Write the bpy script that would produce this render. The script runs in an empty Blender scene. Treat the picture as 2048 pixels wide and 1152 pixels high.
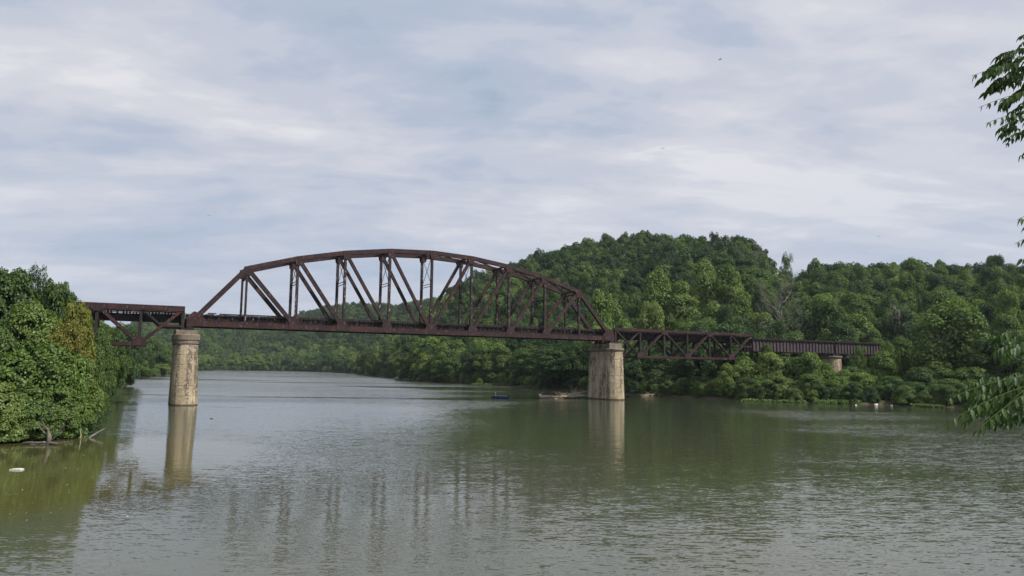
import bpy, bmesh, math, random
import numpy as np
from mathutils import Vector, Matrix
random.seed(7)
rng = np.random.default_rng(7)
D = bpy.data
SC = bpy.context.scene
COL = SC.collection

# ------------------------------------------------------------------ camera
F, PIT, ROLL, H = 1448.36, 0.1102, 0.0108, 5.9076
cam = D.cameras.new('camera')
cam.sensor_width = 36.0
cam.lens = 36.0 * F / 2048
cam.clip_start = 0.1
cam.clip_end = 20000
camo = D.objects.new('camera', cam)
COL.objects.link(camo)
camo.matrix_world = Matrix.Translation((0, 0, H)) @ Matrix.Rotation(math.pi/2+PIT, 4, 'X') @ Matrix.Rotation(ROLL, 4, 'Z')
SC.camera = camo

# ------------------------------------------------------------------ light
SUN_DIR = Vector((0.88, -0.47, 0)).normalized()
SUN_EL = math.radians(50)
sun = D.lights.new('sun', 'SUN')
sun.energy = 5.0
sun.angle = math.radians(0.6)
sun.color = (1.0, 0.95, 0.87)
suno = D.objects.new('sun', sun)
COL.objects.link(suno)
to_sun = Vector((SUN_DIR.x*math.cos(SUN_EL), SUN_DIR.y*math.cos(SUN_EL), math.sin(SUN_EL)))
suno.rotation_euler = to_sun.to_track_quat('Z', 'Y').to_euler()
suno.location = (0, 0, 300)

SC.view_settings.view_transform = 'Standard'
SC.view_settings.look = 'None'
SC.view_settings.exposure = 0.0
SC.view_settings.gamma = 1.0
SC.view_settings.use_curve_mapping = False
SC.cycles.max_bounces = 6
SC.cycles.diffuse_bounces = 2
SC.cycles.glossy_bounces = 3
SC.cycles.transmission_bounces = 4
SC.cycles.transparent_max_bounces = 4
SC.cycles.volume_bounces = 0
SC.cycles.use_denoising = True


class NT:
    """small node helper"""
    def __init__(self, tree):
        self.t = tree
        tree.nodes.clear()

    def n(self, typ, ins=None, **kw):
        nd = self.t.nodes.new(typ)
        for k, v in kw.items():
            setattr(nd, k, v)
        if ins:
            for k, v in ins.items():
                s = nd.inputs[k]
                if isinstance(v, bpy.types.NodeSocket):
                    self.t.links.new(v, s)
                else:
                    s.default_value = v
        return nd

    def ramp(self, fac, stops, interp='LINEAR'):
        nd = self.n('ShaderNodeValToRGB', {'Fac': fac})
        cr = nd.color_ramp
        cr.interpolation = interp
        while len(cr.elements) < len(stops):
            cr.elements.new(0.5)
        for e, (p, c) in zip(cr.elements, stops):
            e.position = p
            e.color = (c, c, c, 1) if isinstance(c, (int, float)) else (*c, 1)
        return nd.outputs['Color']

    def math(self, op, a, b=0.0, c=0.0, clamp=False):
        return self.n('ShaderNodeMath', {0: a, 1: b, 2: c}, operation=op, use_clamp=clamp).outputs[0]

    def mix(self, f, a, b, mode='MIX'):
        nd = self.n('ShaderNodeMix', data_type='RGBA', blend_type=mode)
        for i, v in ((0, f), (6, a), (7, b)):
            s = nd.inputs[i]
            if isinstance(v, bpy.types.NodeSocket):
                self.t.links.new(v, s)
            elif i == 0:
                s.default_value = v
            else:
                s.default_value = (*v, 1)
        return nd.outputs[2]

    def noise(self, vec, scale, detail=4, rough=0.5, dist=0.0):
        return self.n('ShaderNodeTexNoise', {'Vector': vec, 'Scale': scale, 'Detail': detail, 'Roughness': rough, 'Distortion': dist})


# ------------------------------------------------------------------ sky
world = D.worlds.new('World')
SC.world = world
world.use_nodes = True
w = NT(world.node_tree)
SKY_S = 0.1
skyt = w.n('ShaderNodeTexSky', sky_type='NISHITA', sun_disc=False, sun_elevation=SUN_EL,
           sun_rotation=math.atan2(SUN_DIR.x, SUN_DIR.y), altitude=200.0, air_density=1.0, dust_density=1.5)
tc = w.n('ShaderNodeTexCoord').outputs['Generated']
sep = w.n('ShaderNodeSeparateXYZ', {0: tc})
zz = w.math('MAXIMUM', sep.outputs[2], 0.0)
den = w.math('ADD', zz, 0.16)
cx = w.math('DIVIDE', sep.outputs[0], den)
cy = w.math('DIVIDE', sep.outputs[1], den)
pv = w.n('ShaderNodeCombineXYZ', {0: cx, 1: cy, 2: 0.0}).outputs[0]
mp = w.n('ShaderNodeMapping', {'Vector': pv, 'Location': (5.1, 2.6, 0.4), 'Rotation': (0, 0, math.radians(-20)), 'Scale': (0.78, 1.2, 1)}).outputs[0]
warp = w.noise(mp, 0.9, 3, 0.5)
mp2 = w.n('ShaderNodeVectorMath', {0: mp, 1: w.n('ShaderNodeVectorMath', {0: warp.outputs['Color'], 1: (0.35, 0.35, 0)}, operation='MULTIPLY').outputs[0]}, operation='ADD').outputs[0]
big = w.noise(mp2, 1.35, 8, 0.55, 0.2).outputs['Fac']
fine = w.noise(mp2, 5.2, 8, 0.6, 0.15).outputs['Fac']
band = w.noise(w.n('ShaderNodeMapping', {'Vector': mp2, 'Rotation': (0, 0, math.radians(9)), 'Scale': (1.7, 3.6, 1), 'Location': (4.0, 1.0, 0)}).outputs[0], 1.0, 6, 0.55, 0.4).outputs['Fac']
dens = w.math('ADD', w.math('MULTIPLY', big, 0.56), w.math('MULTIPLY', fine, 0.20))
dens = w.math('ADD', dens, w.math('MULTIPLY', band, 0.24))
# the sheet is thinner low in the north-west
dens = w.math('ADD', dens, w.math('ADD', w.math('MULTIPLY', sep.outputs[0], 0.040), 0.026))
cloud_col = w.ramp(dens, [(0.34, (3.8, 4.7, 6.1)), (0.42, (4.7, 5.35, 6.6)), (0.48, (5.6, 5.95, 6.9)), (0.54, (6.5, 6.65, 7.35)), (0.61, (7.8, 7.8, 8.2))], 'EASE')
# lighter, flatter veil towards the horizon
hz = w.ramp(sep.outputs[2], [(0.0, 1.0), (0.10, 0.72), (0.32, 0.0)], 'EASE')
cloud_col = w.mix(w.math('MULTIPLY', hz, 0.62), cloud_col, (4.7, 5.5, 6.9))
cover = w.ramp(dens, [(0.28, 0.6), (0.38, 0.93), (0.46, 1.0)])
skyc = w.mix(cover, skyt.outputs[0], cloud_col)
bg = w.n('ShaderNodeBackground', {'Color': skyc, 'Strength': SKY_S})
w.n('ShaderNodeOutputWorld', {'Surface': bg.outputs[0]})


# ------------------------------------------------------------------ helpers
def tag(o, label=None, cat=None, group=None, kind=None):
    if label: o['label'] = label
    if cat: o['category'] = cat
    if group: o['group'] = group
    if kind: o['kind'] = kind
    return o


def ray(u, v):
    """direction with y = 1 of the sight line used to survey the place"""
    a, b = u-1024, v-576
    c, s = math.cos(ROLL), math.sin(ROLL)
    a, b = c*a+s*b, -s*a+c*b
    y = F*math.cos(PIT)+b*math.sin(PIT)
    return a/y, (F*math.sin(PIT)-b*math.cos(PIT))/y


def on(u, v, Y):
    dx, dz = ray(u, v)
    return Vector((dx*Y, Y, H+dz*Y))


def wat(u, v, z=0.0):
    dx, dz = ray(u, v)
    Y = (z-H)/dz
    return Vector((dx*Y, Y, z))


def thing(name, loc=(0, 0, 0), rz=0.0, **kw):
    o = D.objects.new(name, None)
    o.empty_display_size = 0.5
    COL.objects.link(o)
    o.location = loc
    o.rotation_euler = (0, 0, rz)
    return tag(o, **kw)


class MB:
    """collects boxes, plates and tubes into one mesh"""
    def __init__(self):
        self.v, self.f, self.s = [], [], []

    def add(self, vs, fs, smooth=False):
        n = len(self.v)
        self.v += [tuple(p) for p in vs]
        self.f += [tuple(i+n for i in f) for f in fs]
        self.s += [smooth]*len(fs)
        return self

    def box(self, x0, x1, y0, y1, z0, z1):
        return self.add([(x0, y0, z0), (x1, y0, z0), (x1, y1, z0), (x0, y1, z0), (x0, y0, z1), (x1, y0, z1), (x1, y1, z1), (x0, y1, z1)],
                        [(0, 3, 2, 1), (4, 5, 6, 7), (0, 1, 5, 4), (1, 2, 6, 5), (2, 3, 7, 6), (3, 0, 4, 7)])

    def bar(self, p, q, wside, d, side=(0, 1, 0), e0=0.0, e1=0.0, off=(0, 0)):
        """box between p and q; wside = size along `side`, d = size across both"""
        p, q, sd = Vector(p), Vector(q), Vector(side).normalized()
        ax = (q-p).normalized()
        up = ax.cross(sd).normalized()
        sd = up.cross(ax).normalized()
        p = p-ax*e0+sd*off[0]+up*off[1]
        q = q+ax*e1+sd*off[0]+up*off[1]
        vs = []
        for c in (p, q):
            for a, b in ((-1, -1), (1, -1), (1, 1), (-1, 1)):
                vs.append(c+sd*(a*wside/2)+up*(b*d/2))
        return self.add(vs, [(0, 1, 2, 3), (7, 6, 5, 4), (0, 4, 5, 1), (1, 5, 6, 2), (2, 6, 7, 3), (3, 7, 4, 0)])

    def hbar(self, p, q, wside, d, th=0.06, **k):
        """rolled H section: two plates wside apart, web between"""
        self.bar(p, q, th, d, off=(-wside/2+th/2, 0), **k)
        self.bar(p, q, th, d, off=(wside/2-th/2, 0), **k)
        return self.bar(p, q, wside-2*th, th*1.2, **k)

    def tube(self, pts, rads, n=6, smooth=True):
        pts = [Vector(p) for p in pts]
        base = len(self.v)
        vs = []
        for i, p in enumerate(pts):
            ax = (pts[min(i+1, len(pts)-1)]-pts[max(i-1, 0)])
            if ax.length < 1e-6: ax = Vector((0, 0, 1))
            ax.normalize()
            ref = Vector((0, 0, 1)) if abs(ax.z) < 0.9 else Vector((1, 0, 0))
            a = ax.cross(ref).normalized()
            b = ax.cross(a)
            for k in range(n):
                t = 2*math.pi*k/n
                vs.append(p+(a*math.cos(t)+b*math.sin(t))*rads[i])
        fs = []
        for i in range(len(pts)-1):
            for k in range(n):
                fs.append((i*n+k, i*n+(k+1) % n, (i+1)*n+(k+1) % n, (i+1)*n+k))
        fs.append(tuple(range(n)))
        fs.append(tuple((len(pts)-1)*n+k for k in reversed(range(n))))
        return self.add(vs, fs, smooth)

    def prism(self, poly, axis, a0, a1):
        """extrude polygon [(x,z)] along y ('y') or [(x,y)] along z ('z')"""
        n = len(poly)
        if axis == 'y':
            vs = [(p[0], a0, p[1]) for p in poly]+[(p[0], a1, p[1]) for p in poly]
        else:
            vs = [(p[0], p[1], a0) for p in poly]+[(p[0], p[1], a1) for p in poly]
        fs = [tuple(range(n)), tuple(reversed(range(n, 2*n)))]+[(i, (i+1) % n+0, (i+1) % n+n, i+n) for i in range(n)]
        return self.add(vs, fs)

    def mesh(self, name):
        m = D.meshes.new(name)
        m.from_pydata(self.v, [], self.f)
        m.polygons.foreach_set('use_smooth', self.s)
        bm = bmesh.new()
        bm.from_mesh(m)
        bmesh.ops.recalc_face_normals(bm, faces=bm.faces)
        bm.to_mesh(m)
        bm.free()
        return m

    def build(self, name, mat, parent=None, **kw):
        m = self.mesh(name)
        m.materials.append(mat)
        o = D.objects.new(name, m)
        COL.objects.link(o)
        if parent: o.parent = parent
        return tag(o, **kw)


# ------------------------------------------------------------------ materials
def mat(name):
    m = D.materials.new(name)
    m.use_nodes = True
    return m, NT(m.node_tree)


def finish(t, bsdf, vol=None):
    t.n('ShaderNodeOutputMaterial', {'Surface': bsdf})


def rust_mat(name, dark, mid, warm, fleck, fleck_amt, seed):
    m, t = mat(name)
    g = t.n('ShaderNodeNewGeometry')
    pos = t.n('ShaderNodeMapping', {'Vector': g.outputs['Position'], 'Location': (seed, seed*2, 0)}).outputs[0]
    n1 = t.noise(pos, 0.55, 5, 0.6).outputs['Fac']
    n2 = t.noise(pos, 3.5, 5, 0.7).outputs['Fac']
    n3 = t.noise(t.n('ShaderNodeMapping', {'Vector': pos, 'Scale': (1, 1, 0.35)}).outputs[0], 5.0, 3, 0.6).outputs['Fac']
    c = t.ramp(n1, [(0.3, dark), (0.5, mid), (0.68, warm)])
    c = t.mix(t.ramp(n2, [(0.38, 0.0), (0.62, 0.9)]), c, dark)
    c = t.mix(t.math('MULTIPLY', t.ramp(n3, [(0.62, 0.0), (0.68, 1.0)]), fleck_amt), c, fleck)
    b = t.n('ShaderNodeBump', {'Strength': 0.5, 'Distance': 0.03, 'Height': n2}).outputs[0]
    p = t.n('ShaderNodeBsdfPrincipled', {'Base Color': c, 'Roughness': 0.72, 'Normal': b, 'Specular IOR Level': 0.3})
    finish(t, p.outputs[0])
    return m


M = {}
M['rust'] = rust_mat('rusted_steel', (0.017, 0.0095, 0.011), (0.038, 0.016, 0.018), (0.090, 0.029, 0.025), (0.33, 0.27, 0.25), 0.35, 3)
M['rust_pale'] = rust_mat('rusted_steel_flaking_paint', (0.018, 0.012, 0.013), (0.035, 0.021, 0.022), (0.066, 0.029, 0.027), (0.50, 0.45, 0.43), 0.8, 9)
M['rust_dark'] = rust_mat('dark_steel', (0.014, 0.010, 0.011), (0.024, 0.015, 0.016), (0.045, 0.021, 0.019), (0.3, 0.28, 0.27), 0.25, 17)
M['girder'] = rust_mat('girder_steel', (0.045, 0.034, 0.041), (0.075, 0.058, 0.068), (0.10, 0.070, 0.074), (0.3, 0.28, 0.28), 0.3, 23)


def simple_mat(name, ca, cb, scale, rough=0.85, stretch=(1, 1, 1), bump=0.3, spec=0.3):
    m, t = mat(name)
    co = t.n('ShaderNodeTexCoord').outputs['Object']
    v = t.n('ShaderNodeMapping', {'Vector': co, 'Scale': stretch}).outputs[0]
    n1 = t.noise(v, scale, 5, 0.6).outputs['Fac']
    c = t.ramp(n1, [(0.3, ca), (0.7, cb)])
    b = t.n('ShaderNodeBump', {'Strength': bump, 'Distance': 0.05, 'Height': n1}).outputs[0]
    p = t.n('ShaderNodeBsdfPrincipled', {'Base Color': c, 'Roughness': rough, 'Normal': b, 'Specular IOR Level': spec})
    finish(t, p.outputs[0])
    return m


M['timber'] = simple_mat('creosote_timber', (0.012, 0.010, 0.010), (0.05, 0.042, 0.038), 3.0)
M['bark'] = simple_mat('bark', (0.05, 0.04, 0.03), (0.13, 0.11, 0.085), 3.0, stretch=(1, 1, 0.2))
M['deadwood'] = simple_mat('bleached_deadwood', (0.22, 0.175, 0.12), (0.55, 0.46, 0.34), 2.5, stretch=(1, 1, 0.3))
M['greywood'] = simple_mat('grey_bark', (0.12, 0.11, 0.095), (0.24, 0.22, 0.19), 3.0)
M['stumpwood'] = simple_mat('weathered_stump_wood', (0.07, 0.06, 0.05), (0.19, 0.165, 0.135), 3.0)
M['rock'] = simple_mat('pale_rock', (0.30, 0.28, 0.24), (0.5, 0.47, 0.42), 2.0)
M['white'] = simple_mat('white_foam', (0.70, 0.69, 0.64), (0.82, 0.81, 0.77), 4.0)
M['slabfoam'] = simple_mat('dirty_foam', (0.42, 0.40, 0.33), (0.72, 0.70, 0.64), 6.0)
M['black'] = simple_mat('black_cowl', (0.012, 0.012, 0.014), (0.02, 0.02, 0.022), 3.0, rough=0.4)
M['hull'] = simple_mat('blue_hull', (0.02, 0.04, 0.11), (0.03, 0.055, 0.15), 2.0, rough=0.35)
M['metal'] = simple_mat('boat_metal', (0.30, 0.31, 0.32), (0.4, 0.41, 0.42), 2.0, rough=0.4)
M['shirt'] = simple_mat('lime_shirt', (0.35, 0.62, 0.25), (0.45, 0.72, 0.32), 4.0)
M['skin'] = simple_mat('skin', (0.38, 0.22, 0.15), (0.42, 0.25, 0.17), 5.0)
M['jeans'] = simple_mat('dark_trousers', (0.03, 0.035, 0.05), (0.045, 0.05, 0.07), 5.0)
M['bird'] = simple_mat('bird_feathers', (0.015, 0.014, 0.014), (0.03, 0.028, 0.026), 9.0)
M['grass'] = simple_mat('shore_grass', (0.09, 0.16, 0.03), (0.16, 0.25, 0.05), 1.5)

# concrete over coursed stone
m, t = mat('weathered_pier_concrete')
co = t.n('ShaderNodeTexCoord').outputs['Object']
sp = t.n('ShaderNodeSeparateXYZ', {0: co})
base = t.ramp(t.noise(co, 0.45, 5, 0.6).outputs['Fac'], [(0.3, (0.27, 0.21, 0.13)), (0.5, (0.42, 0.34, 0.225)), (0.72, (0.55, 0.475, 0.345))])
streak = t.noise(t.n('ShaderNodeMapping', {'Vector': co, 'Scale': (1.0, 1.0, 0.08)}).outputs[0], 1.0, 5, 0.65).outputs['Fac']
base = t.mix(t.ramp(streak, [(0.46, 0.0), (0.57, 0.85)]), base, (0.085, 0.066, 0.055))
spall = t.noise(co, 1.4, 5, 0.65).outputs['Fac']
chips = t.noise(co, 4.5, 4, 0.6).outputs['Fac']
sm = t.math('MULTIPLY', t.ramp(spall, [(0.46, 0.0), (0.54, 1.0)]), t.ramp(chips, [(0.42, 0.0), (0.5, 1.0)]))
base = t.mix(t.math('MULTIPLY', sm, 0.7), base, (0.46, 0.40, 0.29))
hgt = t.math('ADD', t.math('MULTIPLY', sm, -0.6), t.math('MULTIPLY', chips, 0.4))
# wet band at the waterline
wet = t.ramp(t.math('ADD', sp.outputs[2], t.math('MULTIPLY', chips, 0.3)), [(0.30, 0.85), (0.45, 0.0)])
base = t.mix(wet, base, (0.045, 0.038, 0.028))
# lime-pale lower body: real deposit
b = t.n('ShaderNodeBump', {'Strength': 0.9, 'Distance': 0.08, 'Height': hgt}).outputs[0]
p = t.n('ShaderNodeBsdfPrincipled', {'Base Color': base, 'Roughness': 0.9, 'Normal': b, 'Specular IOR Level': 0.2})
finish(t, p.outputs[0])
M['pier'] = m
m2 = m.copy(); m2.name = 'weathered_pier_cap'
M['cap'] = simple_mat('soot_stained_cap', (0.10, 0.08, 0.065), (0.25, 0.21, 0.16), 1.2)

# ground
m, t = mat('earth_and_leaf_litter')
g = t.n('ShaderNodeNewGeometry')
n1 = t.noise(g.outputs['Position'], 0.08, 6, 0.65).outputs['Fac']
n2 = t.noise(g.outputs['Position'], 1.2, 5, 0.7).outputs['Fac']
c = t.ramp(n1, [(0.35, (0.020, 0.030, 0.012)), (0.65, (0.035, 0.045, 0.018))])
c = t.mix(t.ramp(n2, [(0.4, 0.0), (0.7, 0.7)]), c, (0.05, 0.042, 0.026))
z = t.n('ShaderNodeSeparateXYZ', {0: g.outputs['Position']}).outputs[2]
c = t.mix(t.ramp(t.math('ADD', t.math('MULTIPLY', z, 0.5), 0.3), [(0.3, 1.0), (0.65, 0.0)]), c, (0.085, 0.068, 0.042))
p = t.n('ShaderNodeBsdfPrincipled', {'Base Color': c, 'Roughness': 0.95, 'Specular IOR Level': 0.15})
finish(t, p.outputs[0])
M['ground'] = m


def leaf_mat(name, dark, mid, lite, transl=0.34, gloss=0.012):
    m, t = mat(name)
    oi = t.n('ShaderNodeObjectInfo')
    g = t.n('ShaderNodeNewGeometry')
    oc = t.ramp(oi.outputs['Random'], [(0.0, dark), (0.5, mid), (1.0, lite)])
    isl = t.ramp(g.outputs['Random Per Island'], [(0.0, 0.55), (0.75, 0.98), (1.0, 1.5)])
    c = t.mix(1.0, oc, isl, 'MULTIPLY')
    df = t.n('ShaderNodeBsdfDiffuse', {'Color': c})
    tcv = t.mix(1.0, c, (1.25, 1.35, 0.6), 'MULTIPLY')
    tr = t.n('ShaderNodeBsdfTranslucent', {'Color': tcv})
    mx = t.n('ShaderNodeMixShader', {0: transl, 1: df.outputs[0], 2: tr.outputs[0]})
    gl = t.n('ShaderNodeBsdfGlossy', {'Color': (0.9, 0.95, 1.0, 1), 'Roughness': 0.5})
    mx2 = t.n('ShaderNodeMixShader', {0: gloss, 1: mx.outputs[0], 2: gl.outputs[0]})
    finish(t, mx2.outputs[0])
    return m


M['leaf_dark'] = leaf_mat('leaves_dark_green', (0.036, 0.070, 0.027), (0.051, 0.094, 0.032), (0.070, 0.120, 0.040))
M['leaf_mid'] = leaf_mat('leaves_mid_green', (0.070, 0.122, 0.034), (0.096, 0.156, 0.042), (0.124, 0.186, 0.054))
M['leaf_lite'] = leaf_mat('leaves_light_green', (0.112, 0.182, 0.042), (0.140, 0.212, 0.052), (0.172, 0.240, 0.066))
M['leaf_yellow'] = leaf_mat('leaves_olive_yellow', (0.17, 0.19, 0.035), (0.19, 0.20, 0.04), (0.21, 0.21, 0.05))
M['leaf_near'] = leaf_mat('leaflets_walnut', (0.045, 0.095, 0.018), (0.065, 0.125, 0.022), (0.085, 0.15, 0.03), transl=0.5, gloss=0.02)
M['stalk'] = simple_mat('green_stalk', (0.05, 0.08, 0.025), (0.08, 0.10, 0.035), 8.0)
LEAVES = ['leaf_dark', 'leaf_mid', 'leaf_lite', 'leaf_yellow']

# ------------------------------------------------------------------ terrain
# shoreline surveyed as azimuth column u and its distance
SH = [(-6000, 60), (-1500, 52)]
for u, v in [(-400, 893), (0, 888), (60, 886), (120, 882), (165, 868), (187, 850), (198, 830), (206, 800), (216, 776), (240, 758), (300, 754), (345, 750),
             (372, 741.6), (450, 740.5), (540, 741.5), (620, 743), (700, 746.5), (760, 753), (830, 763), (940, 768.5), (1000, 770.5), (1100, 778), (1200, 785), (1300, 790),
             (1400, 796), (1500, 801), (1600, 806), (1700, 808.5), (1800, 811), (1900, 815), (2048, 822)]:
    SH.append((u, wat(u, v).y))
SH += [(2400, 98), (3200, 72), (5000, 50), (9000, 40)]
SHu = np.array([a for a, b in SH], float)
SHy = np.log(np.array([b for a, b in SH], float))


def ucol(X, Y):
    return 1022.3+1457.0*X/Y


def shoreY(u):
    return np.exp(np.interp(u, SHu, SHy))


def sstep(x):
    x = np.clip(x, 0, 1)
    return x*x*(3-2*x)


def zray(u, v, Y):
    return on(u, v, Y).z


# main hill: (u, skyline v, ridge distance)
RH = [(690, 722, 640), (760, 690, 600), (830, 640, 570), (862, 606, 555), (900, 580, 545), (950, 548, 530), (1010, 530, 520), (1060, 508, 510), (1100, 494, 505), (1160, 482, 500), (1240, 470, 495), (1300, 463, 490), (1345, 470, 480),
      (1440, 478, 470), (1500, 488, 455), (1530, 506, 445), (1553, 552, 430), (1600, 548, 420), (1640, 530, 410), (1700, 520, 400), (1800, 511, 385), (1900, 514, 370), (2048, 514, 355), (2300, 505, 330), (3200, 480, 280), (9000, 480, 200)]
RHu = np.array([r[0] for r in RH], float)
RHy = np.array([r[2] for r in RH], float)
RHz = np.array([zray(min(max(r[0], -2000), 4000), r[1], r[2])-21.5-(3.5 if r[0] > 1580 else 0) for r in RH])
RHz[-2:] = RHz[-3]*np.array([0.9, 0.8])
# far hill across the bend
FH = [(-6000, 705, 1000), (-200, 700, 1050), (120, 690, 1100), (230, 668, 1150), (270, 650, 1180), (302, 638, 1180), (360, 642, 1180), (430, 648, 1180), (560, 643, 1180), (600, 630, 1150), (640, 621, 1120), (700, 614, 1080), (740, 615, 1050), (785, 615, 1020), (830, 605, 980),
      (880, 600, 940), (960, 610, 900), (1200, 640, 900), (9000, 700, 800)]
FHu = np.array([r[0] for r in FH], float)
FHy = np.array([r[2] for r in FH], float)
FHz = np.array([zray(min(max(r[0], -2000), 4000), r[1], r[2])-14 for r in FH])
# left bank rise
LHu = np.array([-6000, -300, 150, 215, 260, 300, 345, 372], float)
LHz = np.array([8, 8, 6, 7, 8, 4, 1.5, 0], float)


def height(X, Y):
    u = ucol(X, Y)
    Ys = shoreY(u)
    d = Y-Ys
    h = -1.6+2.6*sstep((d+3.5)/8)+1.8*sstep((d-4)/30)
    # small lateral shelf on the left side bank
    Yr = np.interp(u, RHu, RHy); Zr = np.interp(u, RHu, RHz)
    foot = Ys+np.clip(0.12*(Yr-Ys), 12, 60)
    q = (Y-foot)/np.maximum(Yr-foot, 40)
    a = (Zr)*sstep(q)**0.9*np.where(u > 600, sstep((u-640)/120), 0)
    a = np.where(q > 1, a*(1-0.35*sstep((q-1)/1.2)), a)
    Yf = np.interp(u, FHu, FHy); Zf = np.interp(u, FHu, FHz)
    foot2 = np.maximum(Ys+25, 640)
    q2 = (Y-foot2)/np.maximum(Yf-foot2, 60)
    b = Zf*sstep(q2)
    b = np.where(q2 > 1, b*(1-0.3*sstep((q2-1)/1.5)), b)
    l = np.interp(u, LHu, LHz, right=0)*sstep((d-15)/120)*np.where(u < 372, 1, 0)
    k = np.maximum(np.maximum(a, b), l)
    und = 1.5*np.sin(X*0.045+1.3)*np.sin(Y*0.037)+3*np.sin(X*0.016)*np.sin(Y*0.019+2)
    return h+k+und*sstep((k-3)/25)


us = np.concatenate([np.arange(-6000, -400, 150), np.arange(-400, 140, 18), np.arange(140, 420, 5), np.arange(420, 2100, 12), np.arange(2100, 3000, 40), np.arange(3000, 9001, 200)]).astype(float)
ys = np.concatenate([np.geomspace(30, 130, 66), np.geomspace(133, 1440, 152)])
UU, YY = np.meshgrid(us, ys)
XX = (UU-1022.3)/1457.0*YY
ZZ = height(XX, YY)
nu, ny = len(us), len(ys)
me = D.meshes.new('ground')
vs = np.stack([XX, YY, ZZ], -1).reshape(-1, 3)
i0 = (np.arange(ny-1)[:, None]*nu+np.arange(nu-1)[None, :]).reshape(-1)
fs = np.stack([i0, i0+1, i0+nu+1, i0+nu], -1)
fs = fs[np.abs(vs[fs][:, :, 0]).max(1) < 1500]
me.vertices.add(len(vs)); me.vertices.foreach_set('co', vs.reshape(-1))
me.loops.add(fs.size); me.loops.foreach_set('vertex_index', fs.reshape(-1).astype(np.int32))
me.polygons.add(len(fs)); me.polygons.foreach_set('loop_start', np.arange(0, fs.size, 4, dtype=np.int32))
me.update(calc_edges=True)
me.polygons.foreach_set('use_smooth', np.ones(len(fs), bool))
me.materials.append(M['ground'])
go = D.objects.new('ground', me); COL.objects.link(go); tag(go, kind='structure', label='wooded banks and hills on both sides of the river')

# near bank the viewer stands on
nb = MB()
xs = np.linspace(-60, 60, 61); yy = np.linspace(-40, 14, 28)
gv = []
for yv in yy:
    for xv in xs:
        e = (6.5+1.2*math.sin(xv*0.21)+0.03*abs(xv))-yv
        zv = -2.0+6.3*float(sstep(np.array((e+6)/11.0)))+0.15*math.sin(xv*1.3)*math.sin(yv*1.1)
        gv.append((xv, yv, zv))
nx_ = len(xs)
gf = [(j*nx_+i, j*nx_+i+1, (j+1)*nx_+i+1, (j+1)*nx_+i) for j in range(len(yy)-1) for i in range(nx_-1)]
nb.add(gv, gf, True)
nb.build('near_bank', M['ground'], kind='structure', label='earth bank the viewer stands on')

# ------------------------------------------------------------------ water
m, t = mat('river_water')
g = t.n('ShaderNodeNewGeometry')
pos = g.outputs['Position']
# patches of breeze: broad streaks lying across the view
pat = t.noise(t.n('ShaderNodeMapping', {'Vector': pos, 'Rotation': (0, 0, 0.35), 'Scale': (0.010, 0.034, 1), 'Location': (1.2, 0.3, 0)}).outputs[0], 1.0, 4, 0.55, 0.5).outputs['Fac']
sxyz = t.n('ShaderNodeSeparateXYZ', {0: pos})
X_, Y_ = sxyz.outputs[0], sxyz.outputs[1]


def blob(x, y, rx, ry, lo=0.6, hi=1.25):
    """smooth patch: 1 inside an ellipse, 0 outside"""
    a = t.math('DIVIDE', t.math('SUBTRACT', X_, x), rx)
    b_ = t.math('DIVIDE', t.math('SUBTRACT', Y_, y), ry)
    r = t.math('SQRT', t.math('ADD', t.math('MULTIPLY', a, a), t.math('MULTIPLY', b_, b_)))
    r = t.math('ADD', r, t.math('MULTIPLY', t.math('SUBTRACT', pat, 0.5), 1.1))
    return t.ramp(t.math('MULTIPLY', r, 0.5), [(lo/2, 1.0), (hi/2, 0.0)], 'EASE')


amp = t.ramp(pat, [(0.36, 0.030), (0.50, 0.055), (0.62, 0.090)])
shelter = blob(-29, 41, 13, 20, 0.8, 1.1)         # sheltered water off the left bank
lee_reflection = t.math('MAXIMUM', blob(55, 165, 78, 58, 0.7, 1.15), blob(14, 88, 21, 50, 0.6, 1.2))           # lee under the wooded right bank, also masks its painted dark reflection
calm = blob(-30, 90, 38, 32, 0.6, 1.2)
amp = t.mix(calm, amp, (0.03, 0.03, 0.03))
amp = t.mix(1.0, amp, t.ramp(t.math('MULTIPLY', Y_, 0.002), [(0.22, 1.0), (0.45, 1.9), (1.0, 2.6)]), 'MULTIPLY')
amp = t.mix(1.0, amp, t.ramp(t.math('ADD', t.math('MULTIPLY', X_, 0.02), 0.5), [(0.2, 0.75), (0.6, 1.15), (1.0, 1.4)]), 'MULTIPLY')
amp = t.mix(blob(-12, 37, 22, 13, 0.5, 1.3), amp, (0.021, 0.021, 0.021))
amp = t.mix(shelter, amp, (0.009, 0.009, 0.009))
amp = t.mix(lee_reflection, amp, (0.022, 0.022, 0.022))
w1 = t.noise(t.n('ShaderNodeMapping', {'Vector': pos, 'Rotation': (0, 0, 0.26), 'Scale': (1.15, 6.0, 1)}).outputs[0], 1.0, 3, 0.55, 0.6)
w2 = t.noise(t.n('ShaderNodeMapping', {'Vector': pos, 'Rotation': (0, 0, -0.15), 'Scale': (5.5, 12.0, 1), 'Location': (7, 3, 0)}).outputs[0], 1.0, 2, 0.5, 0.3)
w3 = t.noise(t.n('ShaderNodeMapping', {'Vector': pos, 'Rotation': (0, 0, 0.3), 'Scale': (0.22, 0.6, 1), 'Location': (2, 9, 0)}).outputs[0], 1.0, 2, 0.5, 0.3)


def cen(nd, s):
    c_ = t.n('ShaderNodeVectorMath', {0: nd.outputs['Color'], 1: (0.5, 0.5, 0.5)}, operation='SUBTRACT').outputs[0]
    return t.n('ShaderNodeVectorMath', {0: c_, 1: s}, operation='MULTIPLY').outputs[0]


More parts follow.
